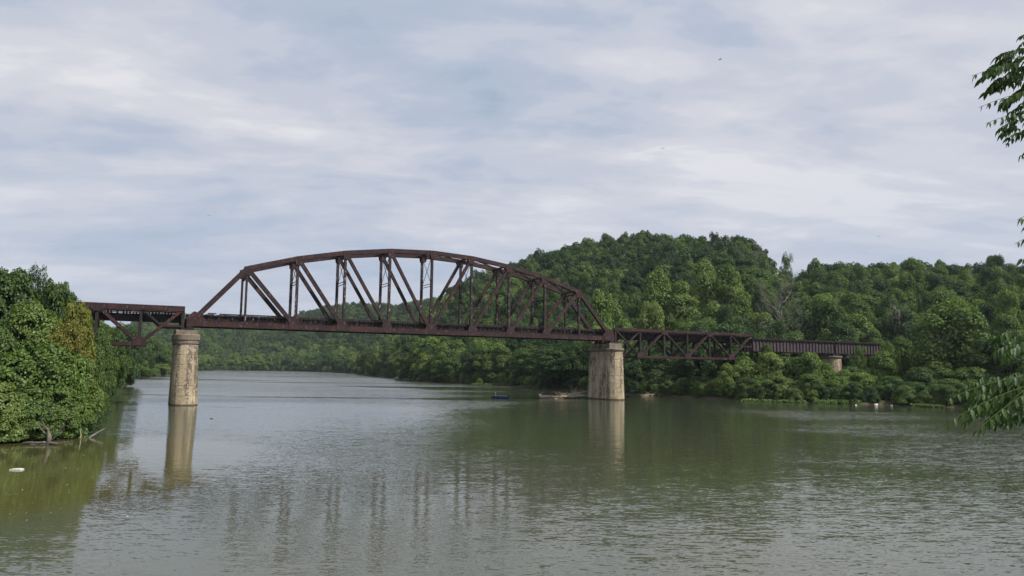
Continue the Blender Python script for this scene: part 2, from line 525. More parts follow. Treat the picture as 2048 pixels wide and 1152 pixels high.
sl = t.n('ShaderNodeVectorMath', {0: cen(w1, (3.0, 6.5, 0)), 1: cen(w2, (3.0, 5.5, 0))}, operation='ADD').outputs[0]
sl = t.n('ShaderNodeVectorMath', {0: sl, 1: cen(w3, (0.5, 1.0, 0))}, operation='ADD').outputs[0]
sl = t.n('ShaderNodeVectorMath', {0: sl, 'Scale': amp}, operation='SCALE').outputs[0]
# normals tilted toward the viewer, putting bright sky reflection into the open reach
lean = t.ramp(t.math('MULTIPLY', Y_, 0.0025), [(0.12, 0.0), (0.26, 0.052), (0.60, 0.095)])
lean = t.mix(1.0, lean, t.ramp(pat, [(0.38, 0.15), (0.46, 1.0)]), 'MULTIPLY')
lean = t.mix(lee_reflection, lean, (0, 0, 0))
lean = t.mix(shelter, lean, (0, 0, 0))
lv_ = t.n('ShaderNodeVectorMath', {0: (0, -1, 0), 'Scale': lean}, operation='SCALE').outputs[0]
sl = t.n('ShaderNodeVectorMath', {0: sl, 1: lv_}, operation='ADD').outputs[0]
nn = t.n('ShaderNodeVectorMath', {0: sl, 1: (0, 0, 1)}, operation='ADD').outputs[0]
nn = t.n('ShaderNodeVectorMath', {0: nn}, operation='NORMALIZE').outputs[0]
murk_refl = t.mix(shelter, (0.068, 0.073, 0.050), (0.082, 0.074, 0.020))
murk_refl = t.mix(lee_reflection, murk_refl, (0.050, 0.062, 0.024))  # dark reflection of the wooded bank painted into the water colour
murk_refl = t.mix(t.ramp(t.math('MULTIPLY', Y_, 0.01), [(0.15, 0.0), (1.2, 1.0)]), murk_refl, (0.045, 0.052, 0.034))
pb = t.n('ShaderNodeBsdfPrincipled', {'Base Color': murk_refl, 'Roughness': 0.04, 'IOR': 1.45, 'Normal': nn})
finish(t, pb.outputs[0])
M['water'] = m
wb = MB()
wb.add([(-1500, -60, 0), (1500, -60, 0), (1500, 1440, 0), (-1500, 1440, 0)], [(0, 1, 2, 3)])
wb.build('river', M['water'], kind='structure', label='calm green-brown river rippled by a light breeze')

# ------------------------------------------------------------------ bridge
BX, BY, BA, W = -47.5965, 107.2844, 0.4855, 4.8534
ca, sa = math.cos(BA), math.sin(BA)


def B(s, t_, z=0.0):
    return Vector((BX+ca*s-sa*t_, BY+sa*s+ca*t_, z))


def st(X, Y):
    return ca*(X-BX)+sa*(Y-BY), -sa*(X-BX)+ca*(Y-BY)


def gusset(par, cs, cz, t_, poly, name='gusset_plate', mt='rust'):
    for sg in (-1, 1):
        mb = MB()
        y = t_+sg*0.315
        mb.prism([(cs+a, cz+b_) for a, b_ in poly], 'y', y-0.015, y+0.015)
        mb.build(name, M[mt], par)


def ties(par, s0, s1, zt, t0, t1, sp=0.42, th=0.24, name='sleepers'):
    mb = MB()
    s = s0
    while s < s1-0.2:
        if random.random() > 0.02:
            dz = random.uniform(-0.05, 0.03)
            a, b_ = t0+random.uniform(-.16, .06), t1+random.uniform(-.06, .16)
            mb.box(s, s+0.23, a, b_, zt-th+dz*0.3, zt+dz)
        s += sp+random.uniform(-.03, .03)
    return mb.build(name, M['timber'], par, kind='stuff', label='row of dark weathered sleepers across the deck')


# --- main span
PN = 7.6
span = thing('through_truss_span', B(0, 0, 0), BA, label='long rusty arched truss span between the two tall river piers', cat='bridge span')
hs = {0: 0.45, 1: 9.58-.38, 2: 11.755-.38, 3: 13.31-.38, 4: 14.296-.38, 5: 14.636-.38}
for k in range(6, 11): hs[k] = hs[10-k]
zb = lambda s: 11.60-0.0012*s
lowz = lambda k: zb(k*PN)+0.45
topz = lambda k: zb(k*PN)+hs[k]
for t_ in (0.0, W):
    for k in range(10):
        mb = MB()
        a, b_ = k*PN-(0.35 if k == 0 else 0), (k+1)*PN+(0.35 if k == 9 else 0)
        pa, pb_ = (a, t_, lowz(k)), (b_, t_, lowz(k+1))
        mb.bar(pa, pb_, 0.05, 0.86, off=(-0.245, 0)); mb.bar(pa, pb_, 0.05, 0.86, off=(0.245, 0))
        mb.bar(pa, pb_, 0.44, 0.05, off=(0, 0.40)); mb.bar(pa, pb_, 0.44, 0.05, off=(0, -0.40))
        mb.bar(pa, pb_, 0.62, 0.035, off=(0, 0.447)); mb.bar(pa, pb_, 0.62, 0.035, off=(0, -0.447))
        mb.build('bottom_chord', M['rust'], span)
    for k in range(1, 9):
        mb = MB()
        pa, pb_ = (k*PN, t_, topz(k)), ((k+1)*PN, t_, topz(k+1))
        mb.bar(pa, pb_, 0.06, 0.66, off=(-0.25, 0)); mb.bar(pa, pb_, 0.06, 0.66, off=(0.25, 0))
        mb.bar(pa, pb_, 0.66, 0.05, off=(0, -0.355), e0=.03, e1=.03)
        mb.bar(pa, pb_, 0.44, 0.04, off=(0, 0.28))
        mb.build('top_chord', M['rust'], span)
    for k0, k1 in ((0, 1), (10, 9)):
        mb = MB()
        pa, pb_ = (k0*PN, t_, lowz(k0)), (k1*PN, t_, topz(k1))
        sg = 1 if k0 == 0 else -1
        mb.bar(pa, pb_, 0.06, 0.64, off=(-0.25, 0)); mb.bar(pa, pb_, 0.06, 0.64, off=(0.25, 0))
        mb.bar(pa, pb_, 0.66, 0.05, off=(0, -sg*0.345)); mb.bar(pa, pb_, 0.44, 0.04, off=(0, sg*0.27))
        mb.build('end_post', M['rust'], span)
    for k in range(1, 10):
        d = 0.30 if k in (1, 9) else 0.40
        MB().hbar((k*PN, t_, lowz(k)+(0.46 if k in (1, 9) else .2)), (k*PN, t_, topz(k)-0.3), 0.42, d).build('vertical_post', M['rust_pale'], span)
    for k0, k1 in ((1, 2), (2, 3), (3, 4), (4, 5), (9, 8), (8, 7), (7, 6), (6, 5)):
        dd = 0.62 if k0 in (1, 9) else (0.56 if k0 in (2, 8) else 0.48)
        MB().hbar((k0*PN, t_, topz(k0)), (k1*PN, t_, lowz(k1)), 0.50, dd).build('diagonal', M['rust'], span)
    for k in range(2, 9):
        if k == 5: poly = [(-1.0, -.4), (1.0, -.4), (1.0, .55), (.35, 1.5), (-.35, 1.5), (-1.0, .55)]
        elif k < 5: poly = [(-1.1, -.4), (.6, -.4), (.6, .5), (.22, 1.5), (-.5, 1.5), (-1.1, .9)]
        else: poly = [(-.6, -.4), (1.1, -.4), (1.1, .9), (.5, 1.5), (-.22, 1.5), (-.6, .5)]
        gusset(span, k*PN, lowz(k), t_, poly)
    for k in range(1, 10):
        if k <= 5: poly = [(-.45, .25), (.8, .25), (.9, -.3), (.55, -1.15), (-.3, -1.15), (-.45, -.3)]
        else: poly = [(-.8, .25), (.45, .25), (.45, -.3), (.3, -1.15), (-.55, -1.15), (-.9, -.3)]
        gusset(span, k*PN, topz(k), t_, poly)
    gusset(span, 0, lowz(0), t_, [(-.55, -.55), (1.6, -.44), (2.2, .44), (1.2, 1.5), (.4, 1.75), (-.5, .9)])
    gusset(span, 10*PN, lowz(10), t_, [(.55, -.55), (-1.6, -.44), (-2.2, .44), (-1.2, 1.5), (-.4, 1.75), (.5, .9)])
    for s in (0.0, 10*PN):
        MB().prism([(s-.62, 10.98), (s+.62, 10.98), (s+.6, 11.12), (s+.25, zb(s)-.12+.1), (s-.25, zb(s)-.12+.1), (s-.6, 11.12)], 'y', t_-.38, t_+.38).build('bearing_shoe', M['rust_dark'], span)
# floor
for k in range(11):
    mb = MB()
    z0 = lowz(k)
    mb.box(k*PN-.2, k*PN+.2, .33, W-.33, z0-.05, z0); mb.box(k*PN-.2, k*PN+.2, .33, W-.33, z0+1.08, z0+1.13)
    mb.box(k*PN-.02, k*PN+.02, .33, W-.33, z0, z0+1.08)
    mb.build('floor_beam', M['rust_dark'], span)
for t_ in (0.95, W-.95):
    for k in range(10):
        mb = MB()
        z0 = lowz(k); a, b_ = k*PN+.02, (k+1)*PN-.02
        mb.box(a, b_, t_-.16, t_+.16, z0+1.13, z0+1.17)
        mb.box(a, b_, t_-.02, t_+.02, z0+.22, z0+1.13); mb.box(a, b_, t_-.14, t_+.14, z0+.17, z0+.22)
        for j in range(9):
            x = a+.45+j*.83
            for sg in (-1, 1):
                mb.box(x-.02, x+.02, t_+sg*.021, t_+sg*.12, z0+.22, z0+1.13)
        mb.build('stringer', M['rust_dark'], span)
DT = 13.46
ties(span, -.4, 76.3, DT, .62, W-.62, .40, .26)
for a, b_, dz in ((.2, 1.6, .02), (2.4, 3.6, .05), (4.0, 7.2, .0), (7.3, 15, .02), (15.05, 23.5, 0), (23.6, 33, .02), (33.1, 41, 0), (41.05, 52, .02), (52.1, 60, 0), (60.1, 69, .02), (69.05, 76, 0)):
    MB().box(a, b_, .72, .94, DT+.03+dz, DT+.2+dz).build('guard_timber', M['timber'], span)
    MB().box(a, b_, W-.94, W-.72, DT+.03+dz, DT+.2+dz).build('guard_timber', M['timber'], span)
# loose plates and rags of timber hanging at the deck edge
mb = MB()
for i in range(120):
    s = random.uniform(1, 75); h_ = random.uniform(.1, .4)
    mb.box(s, s+random.uniform(.04, .1), .47, .49, DT-.5-h_, DT-.35)
mb.build('deck_edge_brackets', M['rust_pale'], span, kind='stuff', label='small pale brackets along the deck edge')
# top laterals, sway frames, portals
for k in range(1, 10):
    MB().hbar((k*PN, .3, topz(k)+.15), (k*PN, W-.3, topz(k)+.15), .30, .30, th=.04, side=(1, 0, 0)).build('top_strut', M['rust'], span)
for k in range(1, 9):
    for fl in (0, 1):
        a = (k*PN+.3, .3 if not fl else W-.3, topz(k)+(.1 if fl else .0)); b_ = ((k+1)*PN-.3, W-.3 if not fl else .3, topz(k+1)+(.1 if fl else .0))
        mb = MB(); mb.bar(a, b_, .16, .06, side=(1, 0, 0), off=(-.14, 0)); mb.bar(a, b_, .16, .06, side=(1, 0, 0), off=(.14, 0))
        A_, B_ = Vector(a), Vector(b_)
        nseg = 14
        for j in range(nseg):
            p = A_.lerp(B_, (j+.5)/nseg)
            mb.box(p.x-.2, p.x+.2, p.y-.04, p.y+.04, p.z-.045, p.z-.035)
        mb.build('top_lateral', M['rust'], span)
for k in range(2, 9):
    zt = topz(k)-.45; drop = 5.0 if k in (4, 5, 6) else (4.3 if k in (3, 7) else 3.2)
    for dz in (0, -.42):
        MB().bar((k*PN, .22, zt-drop+dz), (k*PN, W-.22, zt-drop+dz), .12, .09, side=(1, 0, 0)).build('sway_strut', M['rust_dark'], span)
    MB().bar((k*PN-.03, .22, zt-drop), (k*PN-.03, W-.22, zt), .07, .07, side=(1, 0, 0)).build('sway_brace', M['rust_dark'], span)
    MB().bar((k*PN+.06, .22, zt), (k*PN+.06, W-.22, zt-drop), .07, .07, side=(1, 0, 0)).build('sway_brace', M['rust_dark'], span)
for k in (1, 9):
    mb = MB(); z0 = topz(k)-.5
    for dz in (0, -1.1): mb.bar((k*PN, .3, z0+dz), (k*PN, W-.3, z0+dz), .2, .12, side=(1, 0, 0))
    for j in range(6):
        y0_ = .3+j*(W-.6)/6; y1_ = y0_+(W-.6)/6
        a, b_ = (z0-.06, z0-1.04) if j % 2 else (z0-1.04, z0-.06)
        mb.bar((k*PN, y0_, a), (k*PN, y1_, b_), .08, .05, side=(1, 0, 0))
    mb.build('portal_frame', M['rust'], span)
# bottom laterals
for k in range(10):
    a = (k*PN+.2, .3, lowz(k)-.12); b_ = ((k+1)*PN-.2, W-.3, lowz(k)-.12)
    MB().bar(a, b_, .12, .08).build('bottom_lateral', M['rust_dark'], span)


# --- deck truss spans
def deck_truss(name, label, s0, sgn, P, n, zt, dtop, zlo, dlo, tie_z, flip_last=True):
    """s0: first node on the river pier, sgn: direction, zt/zlo: centre heights of the chords"""
    par = thing(name, B(s0, 0, 0), BA, label=label, cat='bridge span')
    X = lambda k: sgn*k*P
    for t_ in (0.0, W):
        for k in range(n):
            mb = MB(); a, b_ = (X(k)-(sgn*.2 if k == 0 else 0), t_, zt), (X(k+1)+(sgn*.25 if k == n-1 else 0), t_, zt)
            mb.hbar(a, b_, .5, dtop, th=.05); mb.bar(a, b_, .6, .04, off=(0, dtop/2+.02) if sgn < 0 else (0, -dtop/2-.02))
            mb.build('top_chord', M['rust'], par)
        for k in range(1, n-1):
            a, b_ = (X(k)-(sgn*.9 if k == 1 else 0), t_, zlo), (X(k+1)+(sgn*.9 if k == n-2 else 0), t_, zlo)
            MB().hbar(a, b_, .46, dlo, th=.05).build('bottom_chord', M['rust'], par)
        for k in range(1, n):
            MB().hbar((X(k), t_, zlo+dlo/2), (X(k), t_, zt-dtop/2), .36, .36 if k % 2 else .42, th=.05).build('vertical_post', M['rust_dark'], par)
        MB().hbar((X(0), t_, 11.02), (X(0), t_, zt-dtop/2), .4, .42, th=.05).build('end_post', M['rust_dark'], par)
        for k in range(0, n, 2):
            heavy = .42
            lite = .30
            MB().hbar((X(k), t_, zt-.1), (X(k+1), t_, zlo+.1), .40, (heavy if sgn < 0 or k == 0 and sgn < 0 else lite), th=.05).build('diagonal', M['rust_dark'] if sgn > 0 else M['rust'], par)
            MB().hbar((X(k+2), t_, zt-.1), (X(k+1), t_, zlo+.1), .42, heavy, th=.05).build('diagonal', M['rust'], par)
            gusset(par, X(k+1), zlo, t_, [(-.95, -dlo/2), (.95, -dlo/2), (.95, .3), (.4, .95), (-.4, .95), (-.95, .3)])
        for k in range(2, n, 2):
            gusset(par, X(k), zt, t_, [(-.9, .2), (.9, .2), (.9, -.4), (.4, -.8), (-.4, -.8), (-.9, -.4)])
        zm = (zt+zlo)/2
        for a in ((0, 1), (n, n-1)):
            xm = (X(a[0])+X(a[1]))/2
            MB().hbar((X(a[1]), t_, zt-.2), (xm, t_, zm), .3, .28, th=.04).build('sub_strut', M['rust_dark'], par)
            MB().hbar((xm, t_, zm+.05), (X(a[0]), t_, zm+.05), .3, .30, th=.04).build('sub_strut', M['rust'], par)
    for k in range(n+1):
        mb = MB(); mb.box(X(k)-.15, X(k)+.15, .27, W-.27, tie_z-1.45, tie_z-1.40); mb.box(X(k)-.02, X(k)+.02, .27, W-.27, tie_z-1.40, tie_z-.34); mb.box(X(k)-.15, X(k)+.15, .27, W-.27, tie_z-.34, tie_z-.30)
        mb.build('floor_beam', M['rust_dark'], par)
    for t_ in (1.0, W-1.0):
        for k in range(n):
            mb = MB(); a, b_ = sorted((X(k), X(k+1))); a += .02; b_ -= .02
            mb.box(a, b_, t_-.15, t_+.15, tie_z-.29, tie_z-.25); mb.box(a, b_, t_-.02, t_+.02, tie_z-1.2, tie_z-.29); mb.box(a, b_, t_-.13, t_+.13, tie_z-1.25, tie_z-1.2)
            for j in range(6):
                x = a+.4+j*(P-.8)/5
                mb.box(x-.02, x+.02, t_-.12, t_-.021, tie_z-1.2, tie_z-.29)
            mb.build('stringer', M['rust_dark'], par)
    for k in range(1, n):
        for (a, b_) in (((X(k), .2, zlo+.3), (X(k), W-.2, tie_z-1.5)), ((X(k), .2, tie_z-1.5), (X(k), W-.2, zlo+.3))):
            MB().bar(a, b_, .09, .08, side=(1, 0, 0), off=(.05 if a[2] < b_[2] else -.05, 0)).build('sway_brace', M['rust_dark'], par)
        MB().bar((X(k), .2, zlo), (X(k), W-.2, zlo), .2, .18, side=(1, 0, 0)).build('bottom_strut', M['rust_dark'], par)
    a, b_ = sorted((X(0), X(n)))
    ties(par, a, b_, tie_z, .55, W-.55, .40)
    for j in range(5):
        x0_, x1_ = a+(b_-a)*j/5+.05, a+(b_-a)*(j+1)/5-.05
        for t_ in (.7, W-.7):
            MB().box(x0_, x1_, t_-.1, t_+.1, tie_z+.03, tie_z+.17).build('guard_timber', M['timber'], par)
    return par


deck_truss('deck_truss_span', 'rusty deck truss span left of the left river pier, running into the left bank trees', -1.05, -1, 5.52, 6, 14.10, .72, 8.78, .5, 13.42)
deck_truss('deck_truss_span', 'rusty deck truss span right of the right river pier, under the wooded hill', 76.95, 1, 6.13, 6, 13.80, .48, 8.42, .42, 13.30)

# --- plate girder spans
for gi, (g0, g1, lab) in enumerate(((114.6, 141.3, 'dark plate girder span between the right deck truss and the small pier'), (141.75, 168.5, 'dark plate girder span right of the small pier, half hidden by trees'))):
    par = thing('plate_girder_span', B(g0, 0, 0), BA, label=lab, cat='bridge span')
    L = g1-g0
    for t_ in (.5, W-.5):
        n = 25
        for j in range(n):
            a, b_ = j*L/n, (j+1)*L/n
            MB().box(a+.004, b_-.004, t_-.02, t_+.02, 10.26, 12.72).build('web_panel', M['girder'], par)
        for j in range(n+1):
            wd = .14 if j % 5 else .2
            mb = MB(); x = min(max(j*L/n, .05), L-.05)
            mb.box(x-.045, x+.045, t_-.2, t_-.021, 10.262, 12.718); mb.box(x-.045, x+.045, t_+.021, t_+.2, 10.262, 12.718)
            mb.build('stiffener', M['rust_dark'], par)
        MB().box(0, L, t_-.26, t_+.26, 12.722, 12.79).build('top_flange', M['rust_dark'], par)
        MB().box(0, L, t_-.26, t_+.26, 10.19, 10.258).build('bottom_flange', M['rust_dark'], par)
    for j in range(7):
        x = .3+j*(L-.6)/6
        mb = MB(); mb.bar((x, .55, 10.4), (x, W-.55, 12.6), .1, .1, side=(1, 0, 0)); mb.bar((x+.12, .55, 12.6), (x+.12, W-.55, 10.4), .1, .1, side=(1, 0, 0)); mb.build('cross_frame', M['rust_dark'], par)
    ties(par, 0, L, 13.02, .15, W-.15, .42, .23)
    MB().box(0, L, .22, .42, 13.05, 13.15).build('guard_timber', M['timber'], par)
    MB().box(0, L, W-.42, W-.22, 13.05, 13.15).build('guard_timber', M['timber'], par)


# --- piers
def pier_ring(cs, hw, t0, t1, z, jit=0.0, n=12):
    """stadium outline: straight sides, half round noses"""
    pts = []
    for i in range(n+1):
        a = math.pi+math.pi*i/n
        pts.append((cs+hw*math.cos(a), t0+hw*math.sin(a)*0.95, z))
    for i in range(1, 5): pts.append((cs+hw, t0+(t1-t0)*i/5, z))
    for i in range(n+1):
        a = math.pi*i/n
        pts.append((cs+hw*math.cos(a), t1+hw*math.sin(a)*0.95, z))
    for i in range(1, 5): pts.append((cs-hw, t1-(t1-t0)*i/5, z))
    return pts


def loft(mb, rings, cap=True):
    n = len(rings[0]); vs = [p for r in rings for p in r]; fs = []
    for i in range(len(rings)-1):
        for k in range(n):
            fs.append((i*n+k, i*n+(k+1) % n, (i+1)*n+(k+1) % n, (i+1)*n+k))
    if cap:
        fs.append(tuple(reversed(range(n)))); fs.append(tuple((len(rings)-1)*n+k for k in range(n)))
    mb.add(vs, fs)


def pier(label, s, hw0, hw1, lean, zbot, zcap, zseat, t0, t1, capd=1.45, n=9, blocks=((0,),)):
    par = thing('bridge_pier', B(s, 0, 0), BA, label=label, cat='bridge pier')
    zc = zcap-capd
    for i in range(n):
        a, b_ = i/n, (i+1)/n
        z0, z1 = zbot+(zc-zbot)*a, zbot+(zc-zbot)*b_
        f0 = 0 if zbot >= 0 else 0
        q0, q1 = max(0, z0/zc), z1/zc
        h0, h1 = hw0+(hw1-hw0)*q0, hw0+(hw1-hw0)*q1
        c0, c1 = lean*(1-q0), lean*(1-q1)
        e = random.uniform(-.012, .02)
        rr = []
        for z, h_, c_, r in ((z0+.006, h0, c0, .04), (z0+.05, h0, c0, 0), (z1-.05, h1, c1, 0), (z1-.0, h1, c1, .04)):
            rr.append(pier_ring(c_, h_+e-r, t0-(h_-hw1)*.4, t1+(h_-hw1)*.4, z))
        mb = MB(); loft(mb, rr); mb.build('concrete_lift', M['pier'], par)
    # coping: two stepped courses
    mb = MB(); loft(mb, [pier_ring(0, hw1+.02, t0, t1, zc+.002), pier_ring(0, hw1+.12, t0, t1, zc+.12), pier_ring(0, hw1+.12, t0, t1, zc+capd*.45)]); mb.build('lower_coping', M['cap'], par)
    mb = MB(); loft(mb, [pier_ring(0, hw1+.24, t0, t1, zc+capd*.45+.003), pier_ring(0, hw1+.26, t0, t1, zcap-.12), pier_ring(0, hw1+.16, t0, t1, zcap)]); mb.build('upper_coping', M['cap'], par)
    if zseat > zcap:
        for tt in (0.0, W):
            MB().box(-1.55, 1.55, tt-.75, tt+.75, zcap+.002, zseat).build('bearing_block', M['cap'], par)
    return par


pier('tall tan concrete pier in the river under the left end of the arch', -.35, 1.85, 1.55, .12, -1.6, 10.33, 10.975, -.35, W+.35, 1.5, 7)
pier('pale concrete pier beside the driftwood, under the right end of the arched span', 76.6, 2.0, 1.72, -.12, -1.6, 9.95, 10.975, -.2, W+.5, .62, 7)
p3 = pier('short tan concrete pier among the bushes under the plate girders', 141.5, 1.9, 1.8, 0, 1.0, 9.6, 9.6, .9, W-.9, .62, 8)
for tt in (.5, W-.5):
    for ds in (-.55, .55):
        MB().box(ds-.35, ds+.35, tt-.4, tt+.4, 9.602, 10.188).build('bearing_block', M['rust_dark'], p3)

# ------------------------------------------------------------------ foliage prototypes
def cards_mesh(name, P_, Nn, L_, mats, wid=0.36):
    """diamond leaf cards at P_ (N,3) with normals Nn and length L_"""
    N = len(P_)
    r = rng.normal(size=(N, 3))
    d = r-(np.sum(r*Nn, 1, keepdims=True))*Nn
    d /= np.linalg.norm(d, axis=1, keepdims=True)+1e-9
    d[:, 2] -= 0.25
    d /= np.linalg.norm(d, axis=1, keepdims=True)
    s = np.cross(Nn, d)
    s /= np.linalg.norm(s, axis=1, keepdims=True)+1e-9
    L = L_[:, None]
    v = np.empty((N, 4, 3))
    v[:, 0] = P_-d*L*.5
    v[:, 1] = P_+s*L*wid+Nn*L*.10
    v[:, 2] = P_+d*L*.5
    v[:, 3] = P_-s*L*wid+Nn*L*.10
    me = D.meshes.new(name)
    me.vertices.add(N*4); me.vertices.foreach_set('co', v.reshape(-1).astype(np.float32))
    me.loops.add(N*4); me.loops.foreach_set('vertex_index', np.arange(N*4, dtype=np.int32))
    me.polygons.add(N); me.polygons.foreach_set('loop_start', np.arange(0, N*4, 4, dtype=np.int32))
    me.update(calc_edges=True)
    me.materials.append(mats)
    return me


def unit(n):
    v = rng.normal(size=(n, 3)); return v/np.linalg.norm(v, axis=1, keepdims=True)


def crown_pts(kind, nl, ncard, leaf, bough=1.0):
    """crown filling a unit box: radius 1 in xy, z 0..1 scaled later"""
    pts, nrm, ln = [], [], []
    lobes = []
    for i in range(nl):
        z = (i+.5)/nl
        z = min(.98, max(.02, z+rng.uniform(-.05, .05)))
        if kind == 'round': prof = math.sqrt(max(0.03, 1-((z-.45)/.58)**2))
        elif kind == 'tall': prof = min(1.0, .35+1.5*z) if z < .4 else max(.12, 1-((z-.4)/.62)**1.7)
        elif kind == 'bush': prof = math.sqrt(max(.03, 1-(max(0, z-.15)/.88)**2))
        elif kind == 'airy': prof = math.sqrt(max(.05, 1-((z-.55)/.55)**2))
        ang = i*2.39996+rng.uniform(-.5, .5)
        rr = prof*(rng.uniform(.35, .80) if i % 4 else rng.uniform(0, .35))
        lr = rng.uniform(.20, .36)*(0.75+.35*prof)*bough
        if kind == 'airy': lr *= .8
        lobes.append((rr*math.cos(ang), rr*math.sin(ang), z, lr))
    wts = np.array([l[3]**2 for l in lobes]); wts /= wts.sum()
    for l, wt in zip(lobes, wts):
        n = max(6, int(ncard*wt))
        u_ = unit(n)
        u_[:, 2] = np.where(u_[:, 2] < -.25, -u_[:, 2]*rng.uniform(0, 1, n), u_[:, 2])
        # sub-tufts roughen the surface of each lobe
        tf = unit(9)
        near = (u_@tf.T).max(1)
        rad = l[3]*(rng.uniform(.72, 1.0, n)+.22*np.clip(near-.6, 0, 1)/.4*rng.uniform(.3, 1, n))
        c = np.array([l[0], l[1], 0])
        P_ = np.empty((n, 3))
        P_[:, :2] = c[:2]+u_[:, :2]*rad[:, None]
        P_[:, 2] = l[2]+u_[:, 2]*rad*(.62 if kind != 'tall' else .42)
        out = np.stack([P_[:, 0]*.5, P_[:, 1]*.5, np.full(n, .25)], 1)
        nn_ = u_*.75+out*.5+rng.normal(size=(n, 3))*.42+np.array([0, 0, .35])
        nn_ /= np.linalg.norm(nn_, axis=1, keepdims=True)
        pts.append(P_); nrm.append(nn_); ln.append(leaf*rng.uniform(.6, 1.35, n))
    # strays
    n = ncard//14
    u_ = unit(n); rad = rng.uniform(.7, 1.08, n)
    P_ = np.stack([u_[:, 0]*rad*.95, u_[:, 1]*rad*.95, .5+u_[:, 2]*rad*.5], 1)
    keep = rng.uniform(size=n) < .6
    pts.append(P_[keep]); nrm.append(u_[keep]); ln.append(leaf*rng.uniform(.6, 1.1, keep.sum()))
    return np.concatenate(pts), np.concatenate(nrm), np.concatenate(ln)


PR = {}


def proto(key, kind, R, Hc, nl, ncard, leaf, nvar, mats, bough=1.0):
    for i in range(nvar):
        P_, Nn, L = crown_pts(kind, nl, ncard, leaf, bough)
        rad_ = np.hypot(P_[:, 0], P_[:, 1]); zt_ = np.percentile(P_[:, 2], 99.3)
        P_[:, :2] /= np.percentile(rad_, 97); P_[:, 2] /= zt_
        P_ = P_*np.array([R, R, Hc])
        for mn in mats:
            PR.setdefault((key, mn), []).append((cards_mesh('crown', P_, Nn, L, M[mn]), R, Hc))


AL = LEAVES
proto('near_bush', 'bush', 3.6, 7.0, 58, 22000, .33, 2, ['leaf_mid', 'leaf_lite'], .68)
proto('near_round', 'round', 4.0, 9.0, 60, 22000, .33, 2, ['leaf_dark', 'leaf_mid', 'leaf_yellow', 'leaf_lite'], .70)
proto('near_airy', 'airy', 3.6, 9.0, 34, 9000, .24, 1, ['leaf_dark', 'leaf_mid', 'leaf_yellow'])
proto('mid_round', 'round', 4.8, 10.5, 30, 13000, .40, 3, AL)
proto('mid_tall', 'tall', 4.2, 14.0, 34, 13000, .40, 2, AL)
proto('mid_bush', 'bush', 4.2, 7.0, 26, 12000, .36, 3, AL)
proto('mid_airy', 'airy', 4.6, 11.0, 28, 6000, .36, 1, AL)
proto('far_round', 'round', 5.2, 11.0, 20, 4200, .68, 4, ['leaf_dark', 'leaf_mid', 'leaf_lite'])


def limb_mesh(seed, R, Hc, full=False, thin=1.0):
    """trunk with limbs; full = bare branches too"""
    rd = random.Random(seed)
    mb = MB()
    top = Hc*(.86 if full else .7)
    pts, rads = [], []
    lean = (rd.uniform(-.06, .06), rd.uniform(-.06, .06))
    for i in range(6):
        z = top*i/5
        pts.append((lean[0]*z+rd.uniform(-.08, .08), lean[1]*z+rd.uniform(-.08, .08), z-.4 if i == 0 else z)); rads.append(.30*thin*(1-.8*i/5)*Hc/10)
    mb.tube(pts, rads, 7)

    def br(p, d, ln, r, lev):
        q = p; ps = [p]; rs = [r]
        for i in range(3):
            d = (d+Vector((rd.uniform(-.22, .22), rd.uniform(-.22, .22), rd.uniform(-.05, .22)))).normalized()
            q = q+d*ln/3; ps.append(q); rs.append(r*(1-.28*(i+1)))
        mb.tube(ps, rs, 5 if lev < 2 else 4)
        if lev < (3 if full else 1):
            for j in range(5 if full else 2):
                k = rd.choice((1, 2, 3))
                dd = (d+Vector((rd.uniform(-.9, .9), rd.uniform(-.9, .9), rd.uniform(-.1, .7)))).normalized()
                br(ps[k], dd, ln*rd.uniform(.45, .65), r*.45, lev+1)
    for i in range(11 if full else 6):
        z = top*(.25+.7*i/10 if full else .35+.6*i/5); a = i*2.4+rd.uniform(-.4, .4)
        ii = min(5, int(z/top*5))
        p = Vector(pts[ii]).lerp(Vector(pts[min(5, ii+1)]), (z/top*5) % 1)
        d = Vector((math.cos(a), math.sin(a), rd.uniform(.5, 1.1))).normalized()
        br(p, d, R*rd.uniform(.7, 1.0), .10*thin*Hc/10, 0)
    m_ = mb.mesh('trunk')
    return m_


TR = {}
for k, (R, Hc) in {'near_bush': (3.2, 5), 'near_round': (3.4, 8), 'near_airy': (3.2, 8.4), 'mid_round': (4, 9), 'mid_tall': (3, 13), 'mid_bush': (3.5, 5.5), 'mid_airy': (4.2, 10.3), 'far_round': (4, 10)}.items():
    m_ = limb_mesh(len(k)*3+int(R*10), R, Hc)
    m_.materials.append(M['bark'])
    TR[k] = m_


def add_tree(name, X, Y, zg, Rw, Ht, key, mn, label, group=None, clear=.12, cat='tree', variant=None, trunk=True):
    """crown of half width Rw and top height Ht above the ground; clear = share of bare trunk"""
    r = thing(name, (X, Y, zg), random.uniform(0, 6.28), label=label, cat=cat, group=group)
    lst = PR[(key, mn)]
    me_, R, Hc = lst[random.randrange(len(lst)) if variant is None else variant % len(lst)]
    c = D.objects.new('crown', me_); COL.objects.link(c); c.parent = r
    c.location = (0, 0, Ht*clear)
    # a crown overshoots its box by about 12 %
    c.scale = (Rw/R, Rw/R, Ht*(1-clear)/Hc)
    if trunk:
        tr_ = D.objects.new('trunk', TR[key]); COL.objects.link(tr_); tr_.parent = r
        b = {'near_bush': 5, 'near_round': 8, 'near_airy': 8.4, 'mid_round': 9, 'mid_tall': 13, 'mid_bush': 5.5, 'mid_airy': 10.3, 'far_round': 10}[key]
        tr_.scale = (Rw/R*.95, Rw/R*.95, Ht*.86/b)
    return r


